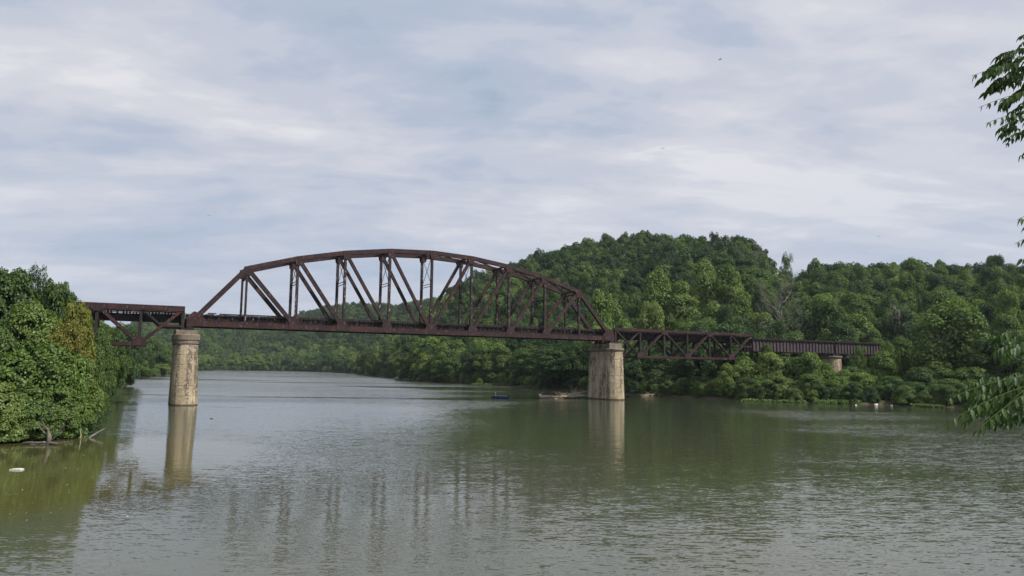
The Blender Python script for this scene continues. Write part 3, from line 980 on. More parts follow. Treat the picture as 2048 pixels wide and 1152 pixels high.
def tree_at(u, Y, vtop, wpx, key, mn, name, label, group=None, clear=.1, cat='tree'):
    p = on(u, vtop, Y)
    zg = float(height(np.array(p.x), np.array(Y)))
    zg = max(zg, .1) if zg > -1.2 else 0.1
    Ht = max(2.0, p.z-zg)
    Rw = wpx/2/F*Y
    return add_tree(name, p.x, Y, zg-.15, Rw, Ht, key, mn, label, group, clear, cat)


# ------------------------------------------------------------------ hand-placed trees
G_L = 'trees and shrubs on the near left bank'
for a in [
    (-70, 78, 548, 190, 'near_round', 'leaf_dark', 'broadleaf_tree', 'dark tree at the far left edge, behind the tall left bank tree'),
    (22, 74, 543, 135, 'near_round', 'leaf_mid', 'broadleaf_tree', 'tallest green tree of the left bank, at the picture edge'),
    (74, 80, 533, 60, 'near_airy', 'leaf_dark', 'feathery_tree', 'thin feathery tree poking out above the left bank trees'),
    (116, 72, 568, 84, 'near_round', 'leaf_mid', 'broadleaf_tree', 'rounded green tree just left of where the left deck truss disappears'),
    (62, 68, 610, 130, 'near_round', 'leaf_lite', 'broadleaf_tree', 'green tree in the middle of the left bank mass, below the tallest one'),
    (156, 66, 608, 74, 'near_round', 'leaf_yellow', 'olive_tree', 'yellowish olive tree against the left deck truss', ),
    (140, 64, 640, 84, 'near_airy', 'leaf_yellow', 'olive_tree', 'smaller yellowish tree left of the olive one on the left bank'),
    (-10, 64, 655, 130, 'near_bush', 'leaf_mid', 'leafy_shrub', 'tall green shrub at the left picture edge below the dark trees'),
    (185, 72, 690, 62, 'near_bush', 'leaf_mid', 'leafy_shrub', 'green shrub leaning over the water right of the olive tree'),
    (30, 58.5, 705, 150, 'near_bush', 'leaf_lite', 'leafy_shrub', 'large bright shrub low on the left bank near the picture edge'),
    (105, 59, 690, 130, 'near_bush', 'leaf_lite', 'leafy_shrub', 'large leafy shrub in the centre of the left bank front'),
    (160, 62, 712, 84, 'near_bush', 'leaf_lite', 'leafy_shrub', 'bright leafy shrub at the right end of the left bank front'),
    (70, 57.0, 772, 116, 'near_bush', 'leaf_mid', 'leafy_shrub', 'low shrub hanging over the water behind the dead stump'),
    (5, 54.5, 765, 95, 'near_bush', 'leaf_lite', 'leafy_shrub', 'low bright shrub at the water in the left picture corner'),
    (140, 59.0, 778, 80, 'near_bush', 'leaf_lite', 'leafy_shrub', 'low shrub over the water right of the dead stump'),
    (-90, 57, 740, 140, 'near_bush', 'leaf_mid', 'leafy_shrub', 'shrub at the water just outside the left picture edge'),
    (180, 70, 765, 46, 'near_bush', 'leaf_mid', 'leafy_shrub', 'small shrub where the left bank turns away upstream'),
]:
    tree_at(*a[:6], a[6], a[7], G_L, clear=.02 if 'shrub' in a[6] else .1, cat='shrub' if 'shrub' in a[6] else 'tree')

G_L2 = 'trees along the left bank upstream'
for a in [
    (206, 100, 660, 50, 'mid_round', 'leaf_mid', 'tree behind the lower chord of the left deck truss'),
    (230, 140, 652, 60, 'mid_round', 'leaf_mid', 'tree seen through the middle of the left deck truss'),
    (258, 190, 656, 56, 'mid_round', 'leaf_dark', 'darker tree seen through the V of the left deck truss'),
    (214, 122, 700, 46, 'mid_bush', 'leaf_lite', 'light shrub at the water right of the left bank front'),
    (232, 185, 708, 46, 'mid_bush', 'leaf_mid', 'shrub at the water below the lower chord of the left truss'),
    (250, 270, 708, 44, 'mid_bush', 'leaf_lite', 'light rounded shrub on the left bank upstream of the truss'),
    (305, 400, 674, 62, 'mid_round', 'leaf_mid', 'rounded tree left of the left river pier'),
    (334, 470, 690, 44, 'mid_round', 'leaf_mid', 'smaller tree touching the left river pier'),
    (275, 340, 694, 50, 'mid_round', 'leaf_dark', 'dark tree left of the rounded tree beside the pier'),
    (290, 420, 722, 44, 'mid_bush', 'leaf_mid', 'low shrub at the water left of the left river pier'),
    (350, 520, 712, 34, 'mid_bush', 'leaf_mid', 'last low tree of the left bank headland, behind the left pier'),
]:
    tree_at(*a[:6], 'bank_tree', a[6], G_L2, clear=.03)

G_R = 'trees and bushes along the right bank'
RB = [  # dark leaf colour below the right deck truss paints in the deep shade
    (822, 345, 690, 66, 'mid_round', 'leaf_dark', 'dark tree at the left end of the near right bank under the arch'),
    (862, 322, 676, 92, 'mid_round', 'leaf_lite', 'big light tree under the centre of the arch, at the shore'),
    (905, 300, 682, 86, 'mid_round', 'leaf_mid', 'mid green tree right of the big light tree under the arch'),
    (890, 285, 722, 66, 'mid_bush', 'leaf_dark', 'dark bush low at the shore below the big light tree'),
    (955, 278, 716, 74, 'mid_bush', 'leaf_dark', 'dark bush at the shore left of the boat'),
    (1000, 268, 688, 80, 'mid_bush', 'leaf_lite', 'bright yellow green bush on the shore above the boat'),
    (1055, 250, 694, 84, 'mid_round', 'leaf_mid', 'tree on the shore left of the driftwood'),
    (1105, 232, 690, 80, 'mid_round', 'leaf_dark', 'dark tree on the shore behind the driftwood'),
    (1150, 222, 694, 74, 'mid_round', 'leaf_dark', 'dark tree just left of the right river pier'),
    (1205, 205, 650, 96, 'mid_round', 'leaf_lite', 'light tree above the right end of the arched span'),
    (1275, 196, 700, 70, 'mid_bush', 'leaf_dark', 'dark bush right of the right river pier, behind the truss'),
    (1330, 190, 712, 72, 'mid_bush', 'leaf_dark', 'dark bush below the middle of the right deck truss'),
    (1385, 184, 716, 70, 'mid_bush', 'leaf_mid', 'mid green bush below the right half of the right deck truss'),
    (1340, 172, 748, 66, 'mid_bush', 'leaf_dark', 'low dark bush at the water under the right deck truss'),
    (1405, 166, 752, 62, 'mid_bush', 'leaf_dark', 'low dark bush at the water left of the feathery bush'),
    (1262, 186, 752, 56, 'mid_bush', 'leaf_dark', 'low dark bush at the water right beside the right pier'),
    (1455, 156, 727, 58, 'mid_airy', 'leaf_lite', 'feathery light bush under the right end of the right deck truss'),
    (1497, 157, 722, 62, 'mid_bush', 'leaf_lite', 'light bush right of the feathery bush under the truss end'),
    (1540, 156, 706, 74, 'mid_bush', 'leaf_lite', 'light bush in front of the left part of the plate girder'),
    (1590, 155, 716, 72, 'mid_bush', 'leaf_mid', 'mid green bush below the left plate girder'),
    (1622, 152, 706, 66, 'mid_bush', 'leaf_lite', 'tallest bright bush in front of the plate girder, left of the small pier'),
    (1500, 149, 757, 56, 'mid_bush', 'leaf_dark', 'low dark bush at the shore left of the grassy strip'),
    (1560, 146, 752, 70, 'mid_bush', 'leaf_mid', 'low bush at the shore above the left grassy strip'),
    (1620, 143, 748, 76, 'mid_bush', 'leaf_mid', 'rounded low bush at the shore below the tallest bright bush'),
    (1672, 142, 752, 66, 'mid_bush', 'leaf_lite', 'bright rounded bush at the shore below the small pier'),
    (1688, 149, 739, 50, 'mid_bush', 'leaf_lite', 'small bright bush right in front of the small pier'),
    (1652, 153, 727, 52, 'mid_bush', 'leaf_lite', 'bright bush covering the left half of the small pier foot'),
    (1800, 164, 676, 62, 'mid_round', 'leaf_mid', 'round green tree overlapping the end of the right plate girder'),
    (1532, 162, 690, 34, 'mid_bush', 'leaf_mid', 'small bushy top in front of the left end of the girder'),
    (1722, 143, 745, 76, 'mid_bush', 'leaf_lite', 'bright rounded bush right of the small pier at the shore'),
    (1708, 156, 734, 62, 'mid_bush', 'leaf_mid', 'bush hiding the foot of the small pier'),
    (1716, 159, 692, 36, 'mid_airy', 'leaf_mid', 'slender grey green sapling in front of the girder right of the small pier'),
    (1762, 156, 704, 70, 'mid_bush', 'leaf_lite', 'light bush in front of the right plate girder'),
    (1775, 162, 684, 44, 'mid_tall', 'leaf_lite', 'narrow light tree rising over the right plate girder'),
    (1785, 141, 752, 72, 'mid_bush', 'leaf_mid', 'mid green bush at the shore right of the bright rounded bushes'),
    (1835, 143, 735, 78, 'mid_bush', 'leaf_dark', 'dark bush at the shore above the white debris'),
    (1868, 150, 720, 76, 'mid_bush', 'leaf_lite', 'bright round bush below the big right tree'),
    (1905, 152, 606, 150, 'mid_round', 'leaf_mid', 'big spreading tree right of the girder end'),
    (1895, 136, 757, 78, 'mid_bush', 'leaf_mid', 'low bush at the shore left of the hanging branch'),
    (1945, 139, 735, 90, 'mid_bush', 'leaf_mid', 'bush behind the hanging walnut branch'),
    (1990, 142, 676, 110, 'mid_round', 'leaf_dark', 'dark tree behind the hanging branch at the right'),
    (2040, 136, 690, 110, 'mid_round', 'leaf_mid', 'green tree at the right picture edge above the shore'),
    (1960, 131, 775, 80, 'mid_bush', 'leaf_dark', 'low dark bush behind the hanging branch'),
    (2020, 128, 770, 90, 'mid_bush', 'leaf_mid', 'low bush at the right picture edge'),
    (2110, 125, 720, 130, 'mid_round', 'leaf_mid', 'tree just outside the right picture edge'),
    (1830, 170, 668, 86, 'mid_round', 'leaf_dark', 'dark tree hiding the far end of the right plate girder'),
    (1507, 168, 664, 18, 'mid_tall', 'leaf_mid', 'vine covered pole at the joint of right truss and girder'),
    (1860, 178, 640, 80, 'mid_round', 'leaf_mid', 'green tree left of the big spreading right tree'),
]
for a in RB:
    bush = 'bush' in a[4]
    tree_at(*a[:6], 'bank_bush' if bush else 'bank_tree', a[6], G_R, clear=.0 if bush else .05, cat='bush' if bush else 'tree')

G_S = 'tall light trees at the foot of the right hill'
for a in [
    (1208, 232, 588, 84, 'mid_round', 'leaf_lite', 'light tree left of the end post of the arched span'),
    (1262, 250, 592, 80, 'mid_round', 'leaf_mid', 'mid green tree above the left end of the right deck truss'),
    (1318, 240, 545, 90, 'mid_tall', 'leaf_lite', 'tall green tree above the right deck truss, left of the centre gap'),
    (1362, 236, 566, 84, 'mid_tall', 'leaf_lite', 'tall tree with bright tips above the middle of the right deck truss'),
    (1408, 252, 524, 78, 'mid_tall', 'leaf_lite', 'tallest slender light tree in front of the hill'),
    (1458, 246, 534, 76, 'mid_tall', 'leaf_lite', 'slender light tree right of the tallest one'),
    (1300, 214, 606, 70, 'mid_round', 'leaf_lite', 'bright small tree just above the right deck truss'),
    (1250, 208, 640, 60, 'mid_bush', 'leaf_lite', 'bright bush just above the joint of arch and right truss'),
    (1430, 222, 610, 90, 'mid_round', 'leaf_lite', 'rounded tree above the right deck truss, right half'),
    (1520, 226, 628, 80, 'mid_round', 'leaf_lite', 'rounded tree above the right end of the right deck truss'),
    (1375, 210, 640, 74, 'mid_bush', 'leaf_mid', 'low bush just above the middle of the right deck truss'),
    (1610, 214, 656, 60, 'mid_bush', 'leaf_mid', 'round bush just above the left plate girder'),
    (1570, 400, 508, 34, 'mid_airy', 'leaf_mid', 'lone forked tree standing in the dip of the skyline'),
    (1640, 250, 590, 96, 'mid_round', 'leaf_lite', 'broad light tree above the left plate girder'),
    (1725, 262, 576, 92, 'mid_tall', 'leaf_lite', 'tall light tree above the right plate girder'),
    (1180, 216, 690, 60, 'mid_bush', 'leaf_dark', 'dark bush directly behind the right river pier'),
]:
    tree_at(*a[:6], 'hillfoot_tree', a[6], G_S, clear=.03)

# bare trees
for i, (u, Y, v, wpx, vb, lab) in enumerate([
    (1566, 205, 578, 110, 0, 'bare grey leafless tree above the left plate girder'),
    (1497, 330, 512, 70, 0, 'bare grey tree near the top of the right hill'),
    (1662, 222, 616, 50, 0, 'small bare grey tree above the girder, right of the larger one'),
    (1790, 205, 600, 44, 0, 'thin bare tree above the right plate girder'),
    (1880, 150, 655, 46, 0, 'bare leaning branches left of the big right tree')]):
    p = on(u, v, Y); zg = float(height(np.array(p.x), np.array(float(Y))))
    Hc = p.z-zg
    r = thing('bare_tree', (p.x, Y, zg-.2), random.uniform(0, 6), label=lab, cat='tree')
    Rw = wpx/2/F*Y
    m_ = limb_mesh(40+i, Rw*.9, Hc, True, .8); m_.materials.append(M['greywood'])
    o = D.objects.new('trunk', m_); COL.objects.link(o); o.parent = r; o['label'] = 'bare trunk with all its leafless branches'

# ------------------------------------------------------------------ forest
pts = []
def scatter(Y0, Y1, sp, u0, u1):
    Y = Y0
    while Y < Y1:
        dY = sp*(1+Y/2600)
        du = dY/Y*1457
        for u in np.arange(u0+random.uniform(0, du), u1, du):
            uu = u+random.uniform(-.38, .38)*du; yy_ = Y+random.uniform(-.4, .4)*dY
            pts.append((uu, yy_))
        Y += dY*.88
scatter(60, 1330, 8.2, -500, 2500)
pts = np.array(pts)
U_, Yp = pts[:, 0], pts[:, 1]
Xp = (U_-1022.3)/1457*Yp
Ys_ = shoreY(U_)
dsh = Yp-Ys_
sb, tb = st(Xp, Yp)
Yr_ = np.interp(U_, RHu, RHy); Yf_ = np.interp(U_, FHu, FHy)
keep = dsh > 5
# keep the bridge corridor and everything in front of it clear
brY = (lambda X: BY+sa/ca*(X-BX))(Xp)
keep &= ~((tb < W+7.5) & (sb > -60) & (Xp > -60) & (sb < 182))
keep &= ~((U_ < 205) & (Yp < 95))
keep &= ~((U_ < 372) & (Yp > 560) & (U_ < 150))
keep &= ~((U_ > 690) & (Yp > np.maximum(Yr_+45, np.where(U_ < 960, Yf_+40, 0))))
keep &= ~((U_ <= 690) & (Yp > Yf_+40))
keep &= ~((U_ >= 205) & (U_ < 372) & (Yp < 260) & (dsh < 12))
pts = pts[keep]; U_, Yp, Xp, dsh = U_[keep], Yp[keep], Xp[keep], dsh[keep]
Zg = height(Xp, Yp)
n = len(pts)
sp_ = rng.uniform(size=n)
Ht = np.where(sp_ < .12, rng.uniform(16, 20, n), rng.uniform(9.5, 17, n)); Rw = np.where(sp_ > .85, rng.uniform(6.4, 8.2, n), rng.uniform(3.4, 6.3, n))*(1+Yp/4000)
edge = np.clip(dsh/30, 0, 1)
Ht *= .62+.38*edge
left = (U_ < 372) & (Yp < 700)
Ht = np.where(left, Ht*.8, Ht)
# colours: shore and hill foot lighter, upper slopes darker, by broad patches
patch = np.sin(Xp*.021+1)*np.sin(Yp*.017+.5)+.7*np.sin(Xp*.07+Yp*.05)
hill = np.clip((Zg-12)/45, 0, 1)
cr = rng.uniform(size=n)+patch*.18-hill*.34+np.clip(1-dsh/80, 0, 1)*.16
cr = np.where((U_ > 1040) & (U_ < 1450) & (dsh < 40), cr-.6, cr)  # deep shade by the water painted in as darker leaf colour
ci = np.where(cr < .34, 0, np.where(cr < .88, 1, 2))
# project to find what shows: nearest first, raise the hidden line column by column
def project(X, Y, Z):
    z_ = Z-H
    zc = Y*math.cos(PIT)+z_*math.sin(PIT); yc = -Y*math.sin(PIT)+z_*math.cos(PIT)
    a, b_ = X/zc*F, -yc/zc*F
    return 1024+math.cos(ROLL)*a-math.sin(ROLL)*b_, 576+math.sin(ROLL)*a+math.cos(ROLL)*b_
pu, pv_ = project(Xp, Yp, Zg+Ht)
lim = np.interp(pu, [-500, 120, 150, 172, 200, 260, 300, 345, 372], [560, 575, 600, 628, 650, 656, 672, 700, 735])
over = (U_ < 372) & (Yp < 700) & (pv_ < lim)
Ht = np.where(over, np.maximum(3.5, Ht-(lim-pv_)/F*Yp), Ht)
Rw = np.where(over, np.minimum(Rw, Ht*.5), Rw)
pu, pv_ = project(Xp, Yp, Zg+Ht)
order = np.argsort(Yp)
line = np.full(2048//8+2, 1152.0)
show = np.zeros(n)
for i in order:
    r = Rw[i]/Yp[i]*F
    a, b_ = int(max(0, (pu[i]-r*.7)//8)), int(min(256, (pu[i]+r*.7)//8))
    if b_ < 0 or a > 255 or b_ <= a: continue
    seg = line[a:b_+1]
    vis = np.clip(seg-pv_[i], 0, None).mean()
    show[i] = min(vis, Ht[i]/Yp[i]*F)*r
    line[a:b_+1] = np.minimum(seg, pv_[i]+(0.25*r))
NIND = 228
size = np.where(show > 0, show, 0)*np.where((pu > 0) & (pu < 2048), 1, 0)
ind = set(np.argsort(-size)[:NIND].tolist())


def where_text(u, v, Y):
    if u < 372: return 'on the left bank behind the left truss'
    if Y > 620 and u < 700: return 'on the far hillside left of the arch centre'
    if u < 760: return 'on the far shore under the arch centre'
    if u < 900: return 'below the middle of the arch'
    if u < 1010: return 'seen through the right half of the arch'
    if u < 1110: return 'behind the right third of the arch'
    if u < 1220: return 'above the right end post of the arch'
    if u < 1340: return 'above the right deck truss, left half'
    if u < 1480: return 'above the right deck truss, right half'
    if u < 1580: return 'above the joint of truss and girder'
    if u < 1690: return 'above the left plate girder'
    if u < 1800: return 'above the right plate girder'
    if u < 1920: return 'right of the plate girder end'
    return 'at the right picture edge'


def band_text(v, Y):
    if Y > 620: return 'distant'
    if u < 372: return 'riverbank'
    if v < 545: return 'skyline'
    if v < 600: return 'upper slope'
    if v < 660: return 'middle slope'
    if v < 710: return 'lower slope'
    return 'waterside'


lab_n = {}
cn = ['dark green', 'mid green', 'light green']
keys_near = ['mid_round', 'mid_round', 'mid_tall', 'mid_airy']
ORD = ['leftmost', 'second leftmost', 'third leftmost', 'fourth leftmost', 'fifth leftmost', 'sixth leftmost', 'seventh leftmost', 'eighth leftmost', 'ninth leftmost', 'tenth leftmost', 'eleventh leftmost', 'twelfth leftmost']
def base_label(i):
    sz = 'tall' if Ht[i] > 14.6 else ('small' if Ht[i] < 12 else 'rounded')
    return '%s %s %s tree %s' % (sz, cn[ci[i]], band_text(pv_[i], Yp[i]), where_text(pu[i], pv_[i], Yp[i]))
for i in sorted(ind, key=lambda k: pu[k]): lab_n.setdefault(base_label(i), []).append(i)
for i in sorted(ind):
    key = 'mid_round' if Yp[i] > 330 or random.random() < .72 else random.choice(['mid_tall', 'mid_round', 'mid_airy', 'mid_bush'])
    if Yp[i] > 620: key = 'far_round'
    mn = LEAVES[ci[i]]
    sz = 'tall' if Ht[i] > 14.6 else ('small' if Ht[i] < 12 else 'rounded')
    lab = '%s %s %s tree %s' % (sz, cn[ci[i]], band_text(pv_[i], Yp[i]), where_text(pu[i], pv_[i], Yp[i]))
    same = lab_n[base_label(i)]
    lab = base_label(i)
    if len(same) > 1: lab = (ORD[same.index(i)] if same.index(i) < 12 else 'further right')+' '+lab
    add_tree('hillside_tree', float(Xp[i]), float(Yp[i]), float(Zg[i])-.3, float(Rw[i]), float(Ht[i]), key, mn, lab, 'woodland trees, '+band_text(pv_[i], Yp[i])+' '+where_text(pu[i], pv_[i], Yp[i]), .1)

# the rest of the wood: one object per tract, instanced
pc = D.collections.new('tree_prototypes')
pidx = {}
plist = []
k = 0
for mi, mn in enumerate(LEAVES[:3]):
    for key in ('mid_round', 'mid_tall', 'mid_bush', 'far_round'):
        for j, (me_, R, Hc) in enumerate(PR[(key, mn)]):
            o = D.objects.new('proto_%03d' % k, me_); pc.objects.link(o)
            pidx.setdefault((key, mi), []).append((k, R, Hc)); k += 1


def instancer(name, P_, rot, scl, idx, coll, **kw):
    me = D.meshes.new(name)
    me.vertices.add(len(P_)); me.vertices.foreach_set('co', np.asarray(P_, np.float32).reshape(-1))
    for nm, ty, dat in (('rot', 'FLOAT_VECTOR', rot), ('scl', 'FLOAT_VECTOR', scl), ('idx', 'INT', idx)):
        at = me.attributes.new(nm, ty, 'POINT')
        at.data.foreach_set('vector' if ty == 'FLOAT_VECTOR' else 'value', np.asarray(dat).reshape(-1).astype(np.float32 if ty != 'INT' else np.int32))
    o = D.objects.new(name, me); COL.objects.link(o)
    ng = D.node_groups.new(name+'_scatter', 'GeometryNodeTree')
    ng.interface.new_socket('Geometry', in_out='INPUT', socket_type='NodeSocketGeometry')
    ng.interface.new_socket('Geometry', in_out='OUTPUT', socket_type='NodeSocketGeometry')
    gi = ng.nodes.new('NodeGroupInput'); gout = ng.nodes.new('NodeGroupOutput')
    ip = ng.nodes.new('GeometryNodeInstanceOnPoints'); ci_ = ng.nodes.new('GeometryNodeCollectionInfo')
    ci_.inputs['Collection'].default_value = coll; ci_.inputs['Separate Children'].default_value = True; ci_.inputs['Reset Children'].default_value = True
    def na(nm, ty):
        a = ng.nodes.new('GeometryNodeInputNamedAttribute'); a.data_type = ty; a.inputs['Name'].default_value = nm; return a.outputs['Attribute']
    ip.inputs['Pick Instance'].default_value = True
    L = ng.links.new
    L(gi.outputs[0], ip.inputs['Points']); L(ci_.outputs[0], ip.inputs['Instance'])
    L(na('idx', 'INT'), ip.inputs['Instance Index'])
    er = ng.nodes.new('FunctionNodeEulerToRotation'); L(na('rot', 'FLOAT_VECTOR'), er.inputs[0]); L(er.outputs[0], ip.inputs['Rotation'])
    L(na('scl', 'FLOAT_VECTOR'), ip.inputs['Scale'])
    L(ip.outputs[0], gout.inputs[0])
    md = o.modifiers.new('scatter', 'NODES'); md.node_group = ng
    return tag(o, **kw)


rest = np.array([i for i in range(n) if i not in ind])
tr_ = {'far': rest[(Yp[rest] > 620)], 'left': rest[(Yp[rest] <= 620) & (U_[rest] < 372)], 'hill': rest[(Yp[rest] <= 620) & (U_[rest] >= 372)]}
for nm, sel in tr_.items():
    P_, ro, sc_, ix = [], [], [], []
    for i in sel:
        key = 'far_round' if Yp[i] > 330 else random.choice(['mid_round', 'mid_round', 'mid_tall', 'mid_bush'])
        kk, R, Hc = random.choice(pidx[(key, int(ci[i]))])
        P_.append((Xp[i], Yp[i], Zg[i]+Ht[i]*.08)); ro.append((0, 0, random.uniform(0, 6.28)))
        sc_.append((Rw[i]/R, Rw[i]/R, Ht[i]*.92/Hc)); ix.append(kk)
    instancer({'far': 'distant_forest', 'left': 'left_bank_wood', 'hill': 'hillside_forest'}[nm], P_, ro, sc_, ix, pc, kind='stuff',
              label={'far': 'hazy far woods covering the distant hill beyond the river bend', 'left': 'woods filling the left bank behind the front trees', 'hill': 'dense woods covering the right hill'}[nm], cat='woods')
    print(nm, len(sel))

# undergrowth along the shores
P_, ro, sc_, ix = [], [], [], []
for u in np.arange(-300, 2400, 1.0):
    if random.random() > (.30 if u > 420 else .5): continue
    Ys1 = float(shoreY(u))
    Y = Ys1+random.uniform(1.5, 9)
    if u < 210 and False: continue
    X = (u-1022.3)/1457*Y
    s_, t_1 = st(X, Y)
    big_ = Y/200
    kk, R, Hc = random.choice(pidx[('mid_bush', random.choice([0, 0, 1, 1, 2]))])
    q = random.uniform(.22, .5)*(1.0 if Y < 400 else 1.6)
    P_.append((X, Y, float(height(np.array(X), np.array(Y)))-.3)); ro.append((0, 0, random.uniform(0, 6.28))); sc_.append((q, q, q)); ix.append(kk)
instancer('shore_undergrowth', P_, ro, sc_, ix, pc, kind='stuff', label='tangled undergrowth along the water line of both banks', cat='undergrowth')

# grassy strips on the right shore
N = 9000
P_, Nn = [], []
for (u0, v0, u1, v1, wd) in ((1480, 802, 1612, 806.5, 1.0), (1640, 808, 1725, 808.5, 3.0), (1838, 814, 1885, 816, 1.5), (985, 770.5, 1010, 771, 3.0), (940, 768.6, 985, 770, 1.0)):
    for i in range(N//5):
        f_ = random.random()
        if math.sin(f_*23+u0)+.6*math.sin(f_*61+u0) < random.uniform(-.9, .5): continue
        b_ = wat(u0+(u1-u0)*f_, v0+(v1-v0)*f_)
        P_.append((b_.x, b_.y+random.uniform(-.8, wd+1.5), random.uniform(0.0, .45)*(1 if wd < 2 else 1.7)))
P_ = np.array(P_); Nn = rng.normal(size=P_.shape)*.5+np.array([0, -.3, 1]); Nn /= np.linalg.norm(Nn, axis=1, keepdims=True)
gm = cards_mesh('shore_grass', P_, Nn, rng.uniform(.25, .6, len(P_)), M['leaf_mid'], .2)
o = D.objects.new('shore_grass', gm); COL.objects.link(o); tag(o, kind='stuff', label='bright grassy strips at the water line of the right bank', cat='grass')


# ------------------------------------------------------------------ small things on the water
def branch(mb, p, q, r, bend=.12, n=5, rd=random):
    p, q = Vector(p), Vector(q); L = (q-p).length
    ps, rs = [], []
    for i in range(n+1):
        f_ = i/n; c = p.lerp(q, f_)
        if 0 < i < n: c += Vector((rd.uniform(-1, 1), rd.uniform(-1, 1), rd.uniform(-.6, 1)))*bend*L/n
        ps.append(c); rs.append(r*(1-.75*f_))
    mb.tube(ps, rs, 6)
    return ps


# driftwood raft left of the right pier
G_D = 'driftwood logs piled against the right river pier'
c0 = wat(1120, 796)
dl = [
    (1080, 795, 1128, 792, .30, 'thick pale log lying along the front of the driftwood pile'),
    (1105, 796, 1178, 793, .26, 'long pale log reaching the right pier at the waterline'),
    (1079, 790, 1084, 797, .22, 'broken upright log end at the left tip of the driftwood pile'),
    (1130, 795, 1166, 783, .16, 'slanting pale branch on top of the driftwood pile'),
    (1140, 796, 1178, 782, .14, 'slanting branch against the pier above the long log'),
    (1118, 797, 1150, 786, .13, 'short slanting branch in the middle of the driftwood pile'),
]
for i, (u0, v0, u1, v1, r, lab) in enumerate(dl):
    a = wat(u0, 797); b_ = wat(u1, 797)
    a.z = .1+(797-v0)/F*150*.9; b_.z = .1+(797-v1)/F*150*.9
    a.y += i*.25; b_.y += i*.35
    mb = MB(); ps = branch(mb, a, b_, r)
    for j in range(3):
        c = random.choice(ps[1:-1]); d = Vector((random.uniform(-1, 1), random.uniform(-.6, .6), random.uniform(.1, .45))).normalized()
        branch(mb, c, c+d*random.uniform(.7, 1.6), r*.4, n=3)
    mb.build('driftwood_log', M['deadwood'], label=lab, cat='driftwood', group=G_D)
for i in range(60):
    u = 1086+random.random()*86
    a = wat(u, 796.5); a.y += random.uniform(-.3, 2.4); a.z = random.uniform(-.1, .25)+(.5*random.random() if u > 1120 else 0)
    d = Vector((random.uniform(-1 if u > 1118 else .2, 1 if u < 1150 else .1), random.uniform(-.5, .5), random.uniform(.0, .22)*(1 if u > 1115 else .5))).normalized()
    mb = MB(); ps = branch(mb, a, a+d*random.uniform(1.2, 3.2), random.uniform(.07, .17))
    mb.build('driftwood_branch', M['deadwood'], label='small weathered branch tangled in the driftwood pile left of the right pier', cat='driftwood', group='small branches tangled in the driftwood pile')
for i in range(9):
    a = wat(1288+random.random()*30, 791); a.z = random.uniform(0, .2)
    d = Vector((random.uniform(-1, 1), random.uniform(-.3, .3), random.uniform(.0, .25))).normalized()
    mb = MB(); branch(mb, a, a+d*random.uniform(1.0, 2.6), random.uniform(.05, .12))
    mb.build('driftwood_branch', M['deadwood'], label='small grey branch stranded right of the right river pier', cat='driftwood', group='branches stranded right of the right pier')

# dead stump and sticks at the left bank
a = wat(97, 889); mb = MB()
mb.tube([a+Vector((0, 0, -.3)), a+Vector((.03, 0, .5)), a+Vector((-.1, 0, 1.0)), a+Vector((-.25, .1, 1.2))], [.24, .15, .09, .05], 8)
branch(mb, a+Vector((0, 0, .5)), a+Vector((-1.2, .2, 1.5)), .06); branch(mb, a+Vector((-.1, 0, .9)), a+Vector((-.8, .1, 1.9)), .04)
branch(mb, a+Vector((.1, 0, .2)), a+Vector((1.2, -.1, 1.4)), .05); branch(mb, a+Vector((.7, 0, .9)), a+Vector((1.4, -.1, 2.0)), .03)
branch(mb, a+Vector((0, 0, .1)), a+Vector((-1.7, -.3, .15)), .12); branch(mb, a+Vector((0, 0, .1)), a+Vector((.9, -.4, .1)), .12)
mb.build('dead_stump', M['stumpwood'], label='bleached dead stump with bare twigs at the foot of the left bank', cat='stump')
a = wat(178, 876); b_ = wat(209, 872); b_.z = .62
mb = MB(); ps = branch(mb, a, b_, .09, .06); branch(mb, ps[2], ps[2]+Vector((.4, .2, .3)), .04); branch(mb, ps[3], ps[3]+Vector((-.45, .1, -.05)), .05)
mb.build('fallen_branch', M['greywood'], label='forked fallen branch sticking out of the water off the left bank', cat='branch')
a = wat(162, 878); mb = MB(); branch(mb, a, a+Vector((-.1, 0, .75)), .04, .2); mb.build('twig', M['deadwood'], label='short upright twig between the stump and the fallen branch', cat='branch')
a = wat(60, 888); b_ = wat(140, 884.5); mb = MB(); branch(mb, a+Vector((0, 0, .0)), b_+Vector((0, 0, .03)), .10, .05)
mb.build('sunken_log', M['bark'], label='dark sunken log lying along the foot of the left bank', cat='log')

# floating white slab
a = wat(34, 940)
fs_ = thing('floating_slab', (a.x, a.y, 0), .12, label='white foam slab floating in the lower left', cat='foam slab')
mb = MB(); pl = [(-.33, -.13), (.26, -.16), (.34, -.02), (.31, .14), (-.1, .17), (-.30, .11)]
mb.prism(pl, 'z', -.03, .06); mb.build('slab', M['slabfoam'], fs_)
mb = MB(); mb.prism([(x*.75+.02, y*.7) for x, y in pl], 'z', .062, .085); mb.build('raised_top', M['slabfoam'], fs_)

